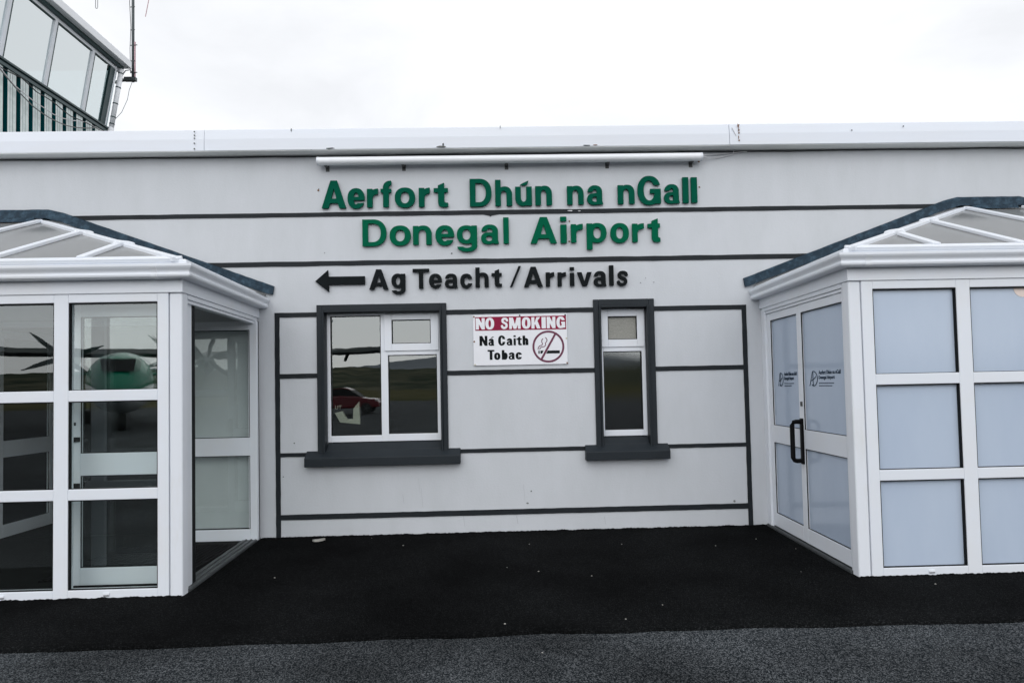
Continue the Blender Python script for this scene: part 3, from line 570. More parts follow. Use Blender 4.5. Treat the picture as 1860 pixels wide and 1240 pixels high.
def porch(label, s, C0, W0, xend, lay, bays, pane_m, ridge, rafters, hub_at, ecorner, is_open):
    rt = thing('glazed_porch', label, 'porch', ((C0[0] + xend) / 2, C0[1] / 2, 0), 'glazed porches at the terminal doors')
    f = frame2(C0, (C0[0] + s, C0[1]), -s)
    sd = frame2(C0, W0, s)
    C1 = (xend, C0[1]); W1 = (xend - s * (abs(W0[0]) - abs(C0[0])) , 0)
    path = [Vector(p) for p in (W0, C0, C1, W1)]; sg = s
    t_in, pw, mw = lay
    # posts, header, gutter, eaves trim
    MB().lbox(f, 0, .092, -.10, -.006, -.05, 2.182).build('corner_post', M['upvc_dirty'], rt, bevel=.012, seg=3)
    far = abs(xend - C0[0])
    MB().lbox(f, far - .092, far, -.10, -.006, -.05, 2.182).build('corner_post', M['upvc_dirty'], rt, bevel=.012, seg=3)
    hd = sweep(path, [(0.010, 2.181), (0.010, 2.286), (-.06, 2.286), (-.06, 2.181)], sg).build('header', M['upvc'], rt, bevel=.003)
    gt = sweep(path, OGEE, sg).build('gutter', M['upvc'], rt)
    e0 = offset_path(path, .0, sg)
    tj = .085 if s > 0 else .13
    pj = [Vector((C0[0] + s * tj, C0[1])), Vector((C0[0] + s * (tj + .045), C0[1]))]
    sweep(pj, [(a + (.003 if a > .01 else 0), b - (.003 if b < 2.33 else -.0)) for a, b in OGEE[:13]] + [(.03, 2.38)], sg).build('gutter_union', M['upvc_dirty'], gt)
    sweep(path, [(.0, 2.37), (.060, 2.37), (.060, 2.408), (.040, 2.416), (-.10, 2.416), (-.10, 2.39)], sg).build('eaves_trim', M['upvc'], rt, bevel=.004)
    # front glazing
    fm = MB(); ts = [t_in + i * (pw + mw) for i in range(bays)]
    ROW = [(.062, .698), (.777, 1.404), (1.484, 2.118)]
    edges = [(.096, ts[0])] + [(t + pw, t + pw + mw) for t in ts[:-1]] + [(ts[-1] + pw, far - .096)]
    for a, b in edges: fm.lbox(f, a, b, -.07, 0, .0, 2.181)
    for t in ts:
        for a, b in ((0.0, .062), (.698, .777), (1.404, 1.484), (2.118, 2.181)): fm.lbox(f, t, t + pw, -.07, -.0005, a, b)
    fo = fm.build('window_frame', M['upvc'], rt, bevel=.004)
    for t in ts:
        for a, b in ROW:
            p = MB().lbox(f, t + .003, t + pw - .003, -.040, -.034, a + .003, b - .003).build('pane', pane_m, fo)
            g = MB(); w_ = .0075
            g.lbox(f, t, t + w_, -.034, -.007, a, b).lbox(f, t + pw - w_, t + pw, -.034, -.007, a, b)
            g.lbox(f, t + w_, t + pw - w_, -.034, -.007, a, a + w_ * .6).lbox(f, t + w_, t + pw - w_, -.034, -.007, b - w_, b)
            g.build('seal', M['gasket'], fo)
        dc = MB().lbox(f, t + pw * .53, t + pw * .53 + .045, 0, .008, .022, .042).build('drain_cap', M['upvc_dirty'], fo, bevel=.005, seg=3)
        MB().lbox(f, t + pw * .53 + .004, t + pw * .53 + .041, -.001, .0088, .019, .0245).build('drain_slot', M['gasket'], fo)
    # entrance side: door frame, threshold
    df = MB().lbox(sd, .030, .060, -.09, -.006, 0, 2.181).lbox(sd, .064, .084, -.08, 0.002, 0, 2.181).lbox(sd, .086, .122, -.07, -.004, 0, 2.181)
    df.lbox(sd, 1.765, 1.822, -.07, 0, 0, 2.181).lbox(sd, 1.825, sd.L, -.06, -.008, 0, 2.181)
    df.lbox(sd, .122, 1.765, -.07, 0, 2.145, 2.181).lbox(sd, .122, 1.765, -.07, -.010, 2.118, 2.143)
    df.build('door_frame', M['upvc'], rt, bevel=.003)
    MB().lbox(sd, .10, sd.L - .02, -.13, .012, -.02, .016).lbox(sd, .10, sd.L - .02, -.10, -.085, .016, .024).lbox(sd, .10, sd.L - .02, -.05, -.035, .016, .024).lbox(sd, .10, sd.L - .02, -.010, .006, .016, .022).build('threshold', M['alu'], rt, bevel=.002)
    RL = [(.030, .160), (.850, 1.017), (2.045, 2.116)]
    if not is_open:
        d2 = leaf(rt, sd, .124, .990, -.066, -.020, .030, 2.116, .042, .050, RL, 'frost')
        d1 = leaf(rt, sd, .994, 1.762, -.068, -.022, .030, 2.114, .046, .082, RL, 'frost')
        handle(d2, sd, .968, -.020, .725, 1.105)
        MB().lbox(sd, .955, .985, -.020, -.008, 1.222, 1.262).build('lock', M['galv'], d2, bevel=.003)
        for dd, tl, tx0, tx1, tx2, sc_ in ((d2, .835, .655, .262, .365, 1.0), (d1, 1.553, 1.405, 1.115, 1.18, .88)):
            n0 = -.0398
            pl = lambda u, v, d, n0=n0: sd(u, n0 + d, v)
            w1 = tl - tx0; lw = w1 - .018
            lg = MB(); h0, h1 = 1.397, 1.525
            P = lambda a, b: sd(tl - lw * a, n0 + .0025, h0 + (h1 - h0) * b)
            arcD = [(.44 + .53 * math.sin(math.pi * k / 10) * (1.0 if k < 7 else .95), 1 - .99 * (1 - math.cos(math.pi * k / 10)) / 2) for k in range(11)]
            for pts in ([(0, .02), (.10, .22), (.22, .58), (.34, .90), (.44, 1.0)], [(.44, 1.0), (.42, .6), (.43, .3), (.47, .02)], arcD, [(.14, .36), (.34, .40), (.60, .52), (.80, .66)], [(.30, .02), (.36, .12), (.47, .02)]):
                for a, b in zip(pts[:-1], pts[1:]): lg.beam(P(*a), P(*b), .0065, -.0008, .0012, sd(0, 1, 0) if False else tuple(Vector(sd(0, 1, 0)) - Vector(sd(0, 0, 0))))
            lg.build('logo', M['navy'], dd)
            letters('lettering', 'Aerfort Dhún na nGall', .012, ((tx0, tx1, 1.4965, 1.5295), pl), M['navy'], dd, .002)
            letters('lettering', 'Donegal Airport', .012, ((tx0, tx2, 1.4485, 1.4865), pl), M['navy'], dd, .002)
            for zz, te in ((1.4235, tx2), (1.4015, tx2 + .05)):   # two lines of print too small to read
                k = MB(); t = tx0
                while t - .012 > te:
                    L = random.uniform(.014, .034); k.lbox(sd, max(te, t - L), t, n0, n0 + .0015, zz - .0035, zz + .0035); t -= L + .006
                k.build('fine_print', M['navy'], dd)
        for x0, st_ in ((2.80, .47), (3.56, .50), (4.30, .52)):  # added frames behind the film, standing in for faint reflected bands
            k = MB().box(x0 + st_, x0 + st_ + .085, -1.66, -1.62, .03, 2.10)
            for c, d in ((.41, .50), (1.02, 1.12), (1.90, 2.0)): k.box(x0 + .05, x0 + st_, -1.66, -1.62, c, d)
            k.build('added_band_frame', M['upvc'], rt)
        MB().prism([(.07 * math.cos(a), .07 * math.sin(a)) for a in [2 * math.pi * k / 28 for k in range(28)]], lambda a, b: f(1.345 + a, -.0335, 2.112 + b), lambda a, b: f(1.345 + a, -.0315, 2.112 + b)).build('round_sticker', M['disc'], fo)
    else:
        MB().lbox(sd, .130, .262, -.075, -.030, .016, 2.143).build('pivot_stile', M['upvc'], rt, bevel=.003)
        MB().lbox(sd, .264, .330, -.075, -.032, .016, 2.143).lbox(sd, 1.826, 1.872, -.01, .0015, .016, 2.150).build('seal', M['gasket'], rt)
        fA = frame2((-2.362, -.105), (-3.262, -.105), 1)
        dA = leaf(rt, fA, 0, .89, -.023, .023, .008, 2.140, .070, .075, [(.008, .120), (.828, 1.004), (2.054, 2.140)], 'doorglass')
        fB = frame2((-2.372, -1.61), (-3.232, -1.61), 1)
        dB = leaf(rt, fB, 0, .860, -.023, .023, .030, 2.125, .070, .080, [(.030, .160), (.845, 1.012), (2.040, 2.125)], 'clear')
        handle(dB, fB, .82, -.023, .765, 1.125, -1)
        MB().lbox(fB, .782, .862, .023, .040, 1.10, 1.135).lbox(fB, .782, .862, .023, .040, .755, .79).build('handle_bolt', M['handle'], dB)
        MB().lbox(fB, .814, .826, .023, .028, 1.222, 1.246).build('keyhole', M['gasket'], dB)
        MB().lbox(fB, -.012, -.002, -.030, .012, .03, 2.12).build('seal', M['gasket'], dB)
        MB().box(-3.05, -2.47, -1.88, -1.8795, -.9, -.89) if False else None
    # far side of the porch: plain framed glazing
    fs = frame2(C1, W1, -s)
    fr2 = MB()
    for a, b in ((.0, .08), (.9, 1.0), (fs.L - .08, fs.L)): fr2.lbox(fs, a, b, -.07, 0, 0, 2.181)
    for a, b in ((.08, .9), (1.0, fs.L - .08)):
        for c, d in ((0, .062), (1.404, 1.484), (2.118, 2.181)): fr2.lbox(fs, a, b, -.07, 0, c, d)
    fr2 = fr2.build('window_frame', M['upvc'], rt)
    for a, b in ((.08, .9), (1.0, fs.L - .08)):
        for c, d in ((.062, 1.404), (1.484, 2.118)): MB().lbox(fs, a, b, -.04, -.034, c, d).build('pane', pane_m, fr2)
    # hipped lean-to roof
    (xr0, xr1, yr, zr) = ridge; ye, ze = C0[1] - .045, 2.418; xe0 = ecorner; xe1 = xend + s * .04
    hip = lambda t: Vector((xe0 + (xr0 - xe0) * t, ye + (yr - ye) * t, ze + (zr - ze) * t))
    zf = lambda y: ze + (zr - ze) * (y - ye) / (yr - ye)
    up = Vector((0, -(zr - ze), (yr - ye))).normalized()
    xs = [xe0] + rafters + [xr0] + ([xr0 + (xr1 - xr0) * .5] if abs(xr1 - xr0) > .8 else []) + [xr1] + [xr1 + (xe1 - xr1) * k for k in (.28, .60)] + [xe1]
    def top(x):
        u = s * x
        if u < s * xr0: t = (x - xe0) / (xr0 - xe0)
        elif u > s * xr1: t = (x - xe1) / (xr1 - xe1)
        else: t = 1.0
        y = ye + (yr - ye) * t; return Vector((x, y, zf(y)))
    pan = MB(); k_ = .016 * up
    for a, b in zip(xs[:-1], xs[1:]):
        q = [Vector((a, ye, ze)), Vector((b, ye, ze)), top(b), top(a)]
        if (q[3] - q[0]).length < 1e-4: q.pop(3)
        elif (q[2] - q[1]).length < 1e-4: q.pop(2)
        n = len(q); pan.add([p - k_ for p in q] + q, [tuple(range(n)), tuple(range(2 * n - 1, n - 1, -1))] + [(i, (i + 1) % n, (i + 1) % n + n, i + n) for i in range(n)])
    rp_ = pan.build('roof', M['polycarb'], rt)
    sp = MB()
    for xe, xr in ((xe0, xr0), (xe1, xr1)):
        q = [Vector((xe, ye, ze)), Vector((xr, yr, zr)), Vector((xr, -.002, zr)), Vector((xe, -.002, ze))]; dn = Vector((0, 0, -.018))
        sp.add([p + dn for p in q] + q, [(0, 1, 2, 3), (7, 6, 5, 4), (0, 4, 5, 1), (1, 5, 6, 2), (2, 6, 7, 3), (3, 7, 4, 0)])
    sp.build('roof_side', M['polycarb'], rp_)
    for x in rafters + xs[len(rafters) + 1:-1]:
        a = Vector((x, ye + .012, ze + .002)); b = top(x); b = b - (b - a).normalized() * (.10 if x in rafters else .035)
        MB().beam(a, b, .058, .001, .032, up).build('glazing_bar', M['upvc'], rp_, bevel=.007)
    MB().beam((xe0 - s * .03, ye + .015, ze - .004), (xe1 + s * .03, ye + .015, ze - .004), .085, -.012, .022, up).build('eaves_cap', M['upvc'], rp_, bevel=.006)
    hu = (up + Vector((-s * .36, 0, .94))).normalized()
    cuts = [0.0] + hub_at + [1.0]
    for i in range(len(cuts) - 1):
        a = hip(cuts[i] + (.028 if i else -.01)); b = hip(cuts[i + 1] - (.026 if i < len(cuts) - 2 else .012))
        MB().beam(a, b, .074, -.022, .020, hu).build('hip_bar', M['upvc'], rp_, bevel=.010)
    for t in hub_at:
        c = hip(t); d = (hip(1) - hip(0)).normalized()
        MB().beam(c - d * .060, c + d * .060, .130, -.025, .030, hu).beam(c - d * .022, c + d * .022, .165, -.027, .016, hu).build('hub_cap', M['upvc'], rp_, bevel=.016, seg=3)
    # lead flashing up the wall and over the ridge
    pts = [(W0[0] - s * .165 if s > 0 else W0[0] + .163, 2.500), (xr0 - s * .165, zr + .103), (xr0 - s * .02, zr + .139), (xr1 + s * .03, zr + .139), (xr1 + s * .15, zr + .103), (xe1 + s * .08, 2.500)]
    dense = []
    for (a, b), (c, d) in zip(pts[:-1], pts[1:]):
        n = max(2, int(math.hypot(c - a, d - b) / .06))
        for i in range(n): dense.append((a + (c - a) * i / n, b + (d - b) * i / n))
    dense.append(pts[-1])
    fl = MB(); rings = []
    for i, (x, z) in enumerate(dense):
        h = .098 if 0 < i else .085; j = random.uniform(-.0018, .0018); jj = random.uniform(-.004, .004); yj = random.uniform(-.005, .005)
        rings.append([(x, -.004, z + j), (x, -.026 + yj, z + j - .008), (x + s * .004, -.030 + yj, z - h * .5), (x + s * .012, -.040 + yj * 2, z - h + jj), (x + s * .012, -.004, z - h + jj)])
    fl.loft(rings).build('flashing', M['lead'], rt, smooth=False)
    ap = MB(); n = 30; vs = []
    for i in range(n + 1):
        x = xr0 + s * .06 + (xr1 - xr0 - s * .12) * i / n; j = random.uniform(-.006, .006)
        vs += [(x, -.012, zr + .045), (x, -.09 + j, zr + .030), (x, -.115 + j, zr - .012)]
    for i in range(n): ap.add([], [])
    ap.add(vs, [(3 * i + k, 3 * i + 3 + k, 3 * i + 4 + k, 3 * i + 1 + k) for i in range(n) for k in range(2)])
    ap.build('ridge_lead', M['lead'], rt)
    return rt
CL, CR = (-2.287, -1.874), (2.620, -1.8825)
porch('left glazed porch with clear panes and its doors swung open onto a dark lobby', -1, CL, (-2.385, 0), -7.70, (.175, .634, .103), 7, M['clear'],
      (-4.47, -5.5, -.06, 3.168), [-2.99, -3.66], [.315, .62], -2.31, True)
porch('right glazed porch with pale blue frosted panes and closed double doors', 1, CR, (2.684, 0), 7.58, (.180, .633, .105), 6, M['frost'],
      (4.80, 5.40, -.06, 3.168), [3.28, 3.93], [.31, .615], 2.63, False)
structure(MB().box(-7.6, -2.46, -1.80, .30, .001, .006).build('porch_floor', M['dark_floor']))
mt = MB()
for i in range(26): mt.box(-3.6 + i * .043, -3.6 + i * .043 + .030, -1.42, -.30, .006, .020)
mt.box(-3.6, -2.49, -1.42, -.30, .006, .013)
tag(mt.build('entrance_mat', M['mat']), 'dark ribbed mat on the floor just inside the open porch doorway', 'mat')

# ------------------------------------------------------------------ letters on the wall
G1 = [('A', -1.738, -1.493, 3.272, 3.553), ('e', -1.478, -1.308, 3.269, 3.469), ('r', -1.284, -1.172, 3.276, 3.464), ('f', -1.147, -1.038, 3.277, 3.546), ('o', -1.005, -0.801, 3.272, 3.469), ('r', -0.764, -0.652, 3.274, 3.467), ('t', -0.613, -0.469, 3.272, 3.517), ('D', -0.25, -0.029, 3.27, 3.552), ('h', 0.007, 0.179, 3.273, 3.539), ('ú', 0.21, 0.379, 3.273, 3.528), ('n', 0.413, 0.583, 3.274, 3.469), ('n', 0.736, 0.905, 3.276, 3.465), ('a', 0.94, 1.104, 3.273, 3.466), ('n', 1.253, 1.425, 3.275, 3.468), ('G', 1.457, 1.693, 3.266, 3.555), ('a', 1.727, 1.888, 3.275, 3.468), ('l', 1.918, 1.979, 3.277, 3.541), ('l', 2.005, 2.068, 3.278, 3.54)]
G2 = [('D', -1.334, -1.094, 2.883, 3.153), ('o', -1.062, -0.851, 2.887, 3.084), ('n', -0.828, -0.64, 2.89, 3.081), ('e', -0.602, -0.414, 2.883, 3.08), ('g', -0.387, -0.183, 2.813, 3.077), ('a', -0.144, 0.038, 2.889, 3.081), ('l', 0.082, 0.138, 2.889, 3.155), ('A', 0.355, 0.623, 2.885, 3.153), ('i', 0.66, 0.724, 2.885, 3.154), ('r', 0.766, 0.889, 2.889, 3.075), ('p', 0.926, 1.129, 2.814, 3.081), ('o', 1.168, 1.356, 2.881, 3.077), ('r', 1.39, 1.511, 2.885, 3.072), ('t', 1.549, 1.676, 2.882, 3.124)]
BK = [('A', -1.273, -1.08, 2.444, 2.648), ('g', -1.05, -0.911, 2.395, 2.6), ('T', -0.837, -0.671, 2.446, 2.647), ('e', -0.674, -0.545, 2.45, 2.593), ('a', -0.516, -0.386, 2.45, 2.591), ('c', -0.361, -0.238, 2.445, 2.588), ('h', -0.208, -0.074, 2.451, 2.651), ('t', -0.046, 0.058, 2.452, 2.632), ('/', 0.138, 0.253, 2.45, 2.655), ('A', 0.279, 0.471, 2.445, 2.649), ('r', 0.501, 0.587, 2.446, 2.59), ('r', 0.62, 0.707, 2.447, 2.588), ('i', 0.745, 0.79, 2.448, 2.639), ('v', 0.818, 0.968, 2.446, 2.586), ('a', 0.986, 1.116, 2.441, 2.592), ('l', 1.144, 1.19, 2.448, 2.651), ('s', 1.218, 1.34, 2.44, 2.592)]
def sign_line(name, label, cat, L, m, off, loc):
    r = thing(name, label, cat, loc)
    for ch, x0, x1, z0, z1 in L:
        bold_letter('letter', ch, x0, x1, z0, z1, -.012, .022, m, r)
    return r
sign_line('wall_lettering', 'green raised letters reading Aerfort Dhún na nGall, top line below the strip light', 'lettering', G1, M['green_dark'], .036, (.16, 0, 3.27))
sign_line('wall_lettering', 'green raised letters reading Donegal Airport between two charcoal bands', 'lettering', G2, M['green'], .036, (.17, 0, 2.88))
r = sign_line('direction_sign', 'black raised arrow and letters reading Ag Teacht / Arrivals above the windows', 'sign', BK, M['black'], .030, (-.2, 0, 2.44))
MB().prism([(-1.811, 2.538), (-1.681, 2.651), (-1.678, 2.583), (-1.315, 2.583), (-1.314, 2.501), (-1.676, 2.501), (-1.673, 2.426)], lambda a, b: (a, -.012, b), lambda a, b: (a, -.030, b)).build('arrow', M['black'], r, bevel=.002)

# ------------------------------------------------------------------ no smoking board
ns = thing('no_smoking_sign', 'white board with a maroon NO SMOKING strip and crossed-out cigarette symbol', 'sign', (.23, 0, 1.66))
MB().box(-.241, .706, -.016, -.001, 1.662, 2.169).build('board', M['sign_white'], ns, bevel=.004)
pl = lambda y: (lambda u, v, d: (u, y - d, v))
MB().box(-.219, .697, -.0175, -.0163, 2.014, 2.152).build('strip', M['maroon'], ns)
k8 = 8.4545
def sign_word(L, z0, z1, y, m, s, t, cap=None):
    for ch, a, b, dz in L:
        u = lambda px: (-.241 + (px - 165 - 3.5) * (.947 / 1433.0))
        lo, hi = EXT.get(ch, (0, XH) if ch in 'aceonrsuv' else (0, 1))
        c = z1 - z0; bold_letter('letter', ch, u(a), u(b), z0 + dz + lo * c, z0 + dz + hi * c, y, .0012, m, ns, cap=c, s=s, t=t, step=.03)
sign_word([('N', 210, 347, 0), ('O', 355, 490, 0), ('S', 588, 708, 0), ('M', 718, 893, 0), ('O', 912, 1045, 0), ('K', 1058, 1195, 0), ('I', 1213, 1278, 0), ('N', 1292, 1425, 0), ('G', 1440, 1573, 0)], 2.026, 2.141, -.0176, M['sign_white'], .27, .19)
sign_word([('N', 262, 383, 0), ('á', 397, 485, 0), ('C', 545, 655, 0), ('a', 675, 765, 0), ('i', 780, 815, 0), ('t', 825, 905, 0), ('h', 918, 1005, 0)], 1.861, 1.961, -.0162, M['black'], .27, .17)
sign_word([('T', 382, 485, 0), ('o', 480, 575, 0), ('b', 597, 685, 0), ('a', 700, 795, 0), ('c', 808, 905, 0)], 1.719, 1.819, -.0162, M['black'], .27, .17)
cx, cz, ro, ri = .513, 1.842, .161, .141
mb = MB(); N = 56
mb.loft([[(cx + rr * math.cos(2 * math.pi * k / N), yy, cz + rr * math.sin(2 * math.pi * k / N)) for rr, yy in ((ri, -.0163), (ro, -.0163), (ro, -.0178), (ri, -.0178))] for k in range(N)] + [[(cx + rr, yy, cz) for rr, yy in ((ri, -.0163), (ro, -.0163), (ro, -.0178), (ri, -.0178))]], cap=False)
mb.beam((cx - .071, -.0182, cz - .124), (cx + .071, -.0182, cz + .124), .020, -.0008, .0008, (0, -1, 0))
mb.build('ban_ring', M['maroon2'], ns)
mb = MB()
for a, b in ((.409, .416), (.420, .428), (.433, .440)): mb.box(a, b, -.0175, -.0163, 1.772, 1.802)
mb.prism([(.440, 1.772), (.440, 1.802), (.464, 1.802), (.449, 1.772)], lambda a, b: (a, -.0163, b), lambda a, b: (a, -.0175, b))
mb.prism([(.490, 1.772), (.506, 1.802), (.627, 1.802), (.627, 1.772)], lambda a, b: (a, -.0163, b), lambda a, b: (a, -.0175, b))
mb.build('cigarette', M['black'], ns)
mb = MB()
for pts in ([(.408, 1.815), (.412, 1.835), (.424, 1.850), (.446, 1.856), (.455, 1.868), (.447, 1.890), (.447, 1.908), (.460, 1.922)],
            [(.425, 1.815), (.430, 1.830), (.446, 1.838), (.472, 1.842), (.486, 1.856), (.484, 1.878), (.496, 1.892), (.502, 1.908), (.494, 1.925), (.484, 1.933)]):
    for a, b in zip(pts[:-1], pts[1:]):
        a_, b_ = Vector((a[0], -.017, a[1])), Vector((b[0], -.017, b[1])); e = (b_ - a_).normalized() * .002
        mb.beam(a_ - e, b_ + e, .0075, -.0006, .0006 + random.uniform(0, .0002), (0, -1, 0))
mb.build('smoke', M['maroon2'], ns)
for x, z, mm in ((-.231, 2.155, 'rust'), (.23, 2.160, 'mast'), (.690, 2.158, 'galv'), (-.232, 1.905, 'rust'), (.698, 1.922, 'cream'), (.699, 1.673, 'rust'), (-.228, 1.672, 'cream')):
    MB().tube([(x, -.015, z), (x, -.021, z)], .0085, 10).build('screw', M[mm], ns)

# ------------------------------------------------------------------ strip light over the letters, cable under the eaves
sl = thing('strip_light', 'long white strip light on short brackets above the green letters', 'light', (.18, 0, 3.7))
prof = [(-.092 + .044 * math.cos(t), 3.730 + .040 * math.sin(t)) for t in [math.pi * 2 * k / 20 for k in range(20)]]
MB().prism(prof, lambda y, z: (-1.745, y, z), lambda y, z: (2.093, y, z)).build('housing', M['white'], sl, bevel=.002)
for x in (-1.752, 2.100):
    MB().prism([(-.092 + (y + .092) * 1.06, 3.730 + (z - 3.730) * 1.06) for y, z in prof], lambda y, z: (x - .010, y, z), lambda y, z: (x + .010, y, z)).build('end_cap', M['upvc'], sl, bevel=.003)
for x in (-1.681, -.912, .128, 1.157, 2.016):
    MB().box(x - .018, x + .018, -.005, 0, 3.652, 3.712).box(x - .014, x + .014, -.085, -.005, 3.684, 3.690).box(x - .006, x + .006, -.009, -.004, 3.664, 3.674).build('bracket', M['galv'], sl)
def sag(a, b, n, d, wob=0.0):
    a = Vector(a); b = Vector(b); return [a + (b - a) * i / n + Vector((0, 0, -d * 4 * (i / n) * (1 - i / n) + (random.uniform(-wob, wob)))) for i in range(n + 1)]
pts = []
for k in range(12): pts += sag((-8 + k * 1.45, -.012, 3.812), (-8 + (k + 1) * 1.45, -.012, 3.812), 8, .006, .003)[:-1]
tag(MB().tube(pts, .006, 6).build('wall_cable', M['cable_dark']), 'thin dark cable clipped along the wall right under the white eaves', 'cable')
cl = MB().tube([(2.10, -.075, 3.745), (2.18, -.05, 3.738), (2.30, -.02, 3.745), (2.45, -.02, 3.775), (2.47, -.05, 3.86), (2.44, -.158, 3.92), (2.40, -.160, 4.0)], .004, 6)
cl.tube([(2.10, -.075, 3.755), (2.2, -.03, 3.772), (2.4, -.02, 3.785), (2.6, -.015, 3.805)], .004, 6)
tag(cl.build('lamp_lead', M['cable_pale']), 'slack pale lead from the strip light end up over the eaves', 'cable')

# ------------------------------------------------------------------ control tower
ct = thing('control_tower', 'green ribbed control tower with an outward leaning glass cab', 'tower', (-11.9, 7.0, 0))
TX, TXL, TY0, TY1, ZC, ZT, LEAN = -9.40, -14.4, 4.15, 9.86, 7.93, 9.42, .25
dk, pa = MB(), MB()
y = TY0; D = .145; first = True
while y < TY1 - .05:
    y1 = min(y + .36, TY1); c = .24
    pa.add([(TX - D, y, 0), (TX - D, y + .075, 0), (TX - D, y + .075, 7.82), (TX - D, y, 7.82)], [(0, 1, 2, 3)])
    dk.add([(TX - D, y + .075, 0), (TX, y + .100, 0), (TX, y + .100, 7.82), (TX - D, y + .075, 7.82)], [(0, 1, 2, 3)])
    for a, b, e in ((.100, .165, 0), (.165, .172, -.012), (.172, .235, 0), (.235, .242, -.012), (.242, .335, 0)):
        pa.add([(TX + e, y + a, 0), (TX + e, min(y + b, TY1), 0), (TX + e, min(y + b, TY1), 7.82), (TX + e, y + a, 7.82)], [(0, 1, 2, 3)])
    dk.add([(TX, y + .335, 0), (TX - D, y + .36, 0), (TX - D, y + .36, 7.82), (TX, y + .335, 7.82)], [(0, 1, 2, 3)])
    y += .36
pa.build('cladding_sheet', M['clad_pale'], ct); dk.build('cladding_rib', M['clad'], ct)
MB().box(TXL, TX - D - .02, TY0, TY1, 0, 7.82).build('tower_wall', M['clad'], ct)
MB().box(TXL - .03, TX + .035, TY0 - .03, TY1 + .03, 7.80, 7.865).box(TXL - .01, TX + .012, TY0 - .01, TY1 + .01, 7.865, 7.90).box(TXL - .04, TX + .05, TY0 - .04, TY1 + .03, 7.90, 7.945).build('sill_trim', M['greytrim'], ct, bevel=.004)
cabp = lambda t, n, z: (TX + LEAN * (z - ZC) / (ZT - ZC) + n, t, z)
ym = [TY0, 4.95, 6.245, 7.535, 8.855, 9.80]
bounds = [4.20, 4.95, 6.245, 7.535, 8.855, 9.50]
cf = MB()
for yb in bounds[:-1]: cf.hexa([cabp(yb - .085, -.06, ZC), cabp(yb, -.06, ZC), cabp(yb, .012, ZC), cabp(yb - .085, .012, ZC), cabp(yb - .085, -.06, ZT), cabp(yb, -.06, ZT), cabp(yb, .012, ZT), cabp(yb - .085, .012, ZT)])
cf.hexa([cabp(TY0, -.06, ZT - .07), cabp(TY1, -.06, ZT - .07), cabp(TY1, .010, ZT - .07), cabp(TY0, .010, ZT - .07), cabp(TY0, -.06, ZT), cabp(TY1, -.06, ZT), cabp(TY1, .010, ZT), cabp(TY0, .010, ZT)])
cf.hexa([cabp(9.66, -.06, ZC), cabp(9.70, -.06, ZC), cabp(9.70, .016, ZC), cabp(9.66, .016, ZC), cabp(9.70, -.06, ZT), cabp(9.75, -.06, ZT), cabp(9.75, .016, ZT), cabp(9.70, .016, ZT)])
cf = cf.build('cab_frame', M['upvc'], ct, bevel=.004)
cg = MB()
for yb in bounds[1:-1]: cg.hexa([cabp(yb, -.05, ZC), cabp(yb + .038, -.05, ZC), cabp(yb + .038, .006, ZC), cabp(yb, .006, ZC), cabp(yb, -.05, ZT), cabp(yb + .038, -.05, ZT), cabp(yb + .038, .006, ZT), cabp(yb, .006, ZT)])
cg.hexa([cabp(9.48, -.05, ZC), cabp(9.66, -.05, ZC), cabp(9.66, .004, ZC), cabp(9.48, .004, ZC), cabp(9.52, -.05, ZT), cabp(9.70, -.05, ZT), cabp(9.70, .004, ZT), cabp(9.52, .004, ZT)])
for a, b in zip(bounds[:-1], bounds[1:]): cg.hexa([cabp(a + .05, -.02, ZT - .092), cabp(b - .10, -.02, ZT - .092), cabp(b - .10, .008, ZT - .092), cabp(a + .05, .008, ZT - .092), cabp(a + .05, -.02, ZT - .072), cabp(b - .10, -.02, ZT - .072), cabp(b - .10, .008, ZT - .072), cabp(a + .05, .008, ZT - .072)])
cg.build('glazing_strip', M['greytrim'], cf)
for a, b in zip(bounds[:-1], bounds[1:]):
    MB().hexa([cabp(a, -.030, ZC), cabp(b - .08, -.030, ZC), cabp(b - .08, -.022, ZC), cabp(a, -.022, ZC), cabp(a, -.030, ZT - .07), cabp(b - .08, -.030, ZT - .07), cabp(b - .08, -.022, ZT - .07), cabp(a, -.022, ZT - .07)]).build('cab_pane', M['cabglass'], cf)
MB().hexa([(TXL, TY1 - .02, ZC), (TX - .05, TY1 - .02, ZC), (TX - .05, TY1, ZC), (TXL, TY1, ZC), (TXL - .2, TY1 - .02, ZT), (TX + .2, TY1 - .02, ZT), (TX + .2, TY1, ZT), (TXL - .2, TY1, ZT)]).build('cab_pane', M['cabglass'], cf)
MB().add([(TXL, TY0, ZC), (TXL, TY1, ZC), (TXL - .2, TY1, ZT), (TXL - .2, TY0, ZT)], [(0, 1, 2, 3)]).build('cab_pane', M['cabglass'], cf)
MB().box(TXL - .35, TX + .33, TY0 - .2, TY1 + .05, 9.42, 9.50).build('eaves_trim', M['greytrim'], ct)
MB().box(TXL - .55, TX + .47, TY0 - .4, TY1 + .16, 9.50, 9.68).build('roof', M['white'], ct, bevel=.01)
dp = MB().tube([cabp(9.83, .07, 9.40), cabp(9.83, .07, 7.95)], .055, 10).tube([cabp(9.83, .07, 7.95), (TX + .05, 9.80, 7.80)], .07, 10)
dp.build('drainpipe', M['white'], ct, smooth=True)
st = MB()
for z in (9.30, 8.95, 8.55, 8.22, 8.05): st.tube([cabp(9.83, .07, z + .012), cabp(9.83, .07, z - .012)], .062, 10)
st.build('pipe_strap', M['greytrim'], ct)
for pts, r_, mm in CABLES: MB().tube(pts, r_, 6).build('cable', M[mm], ct)

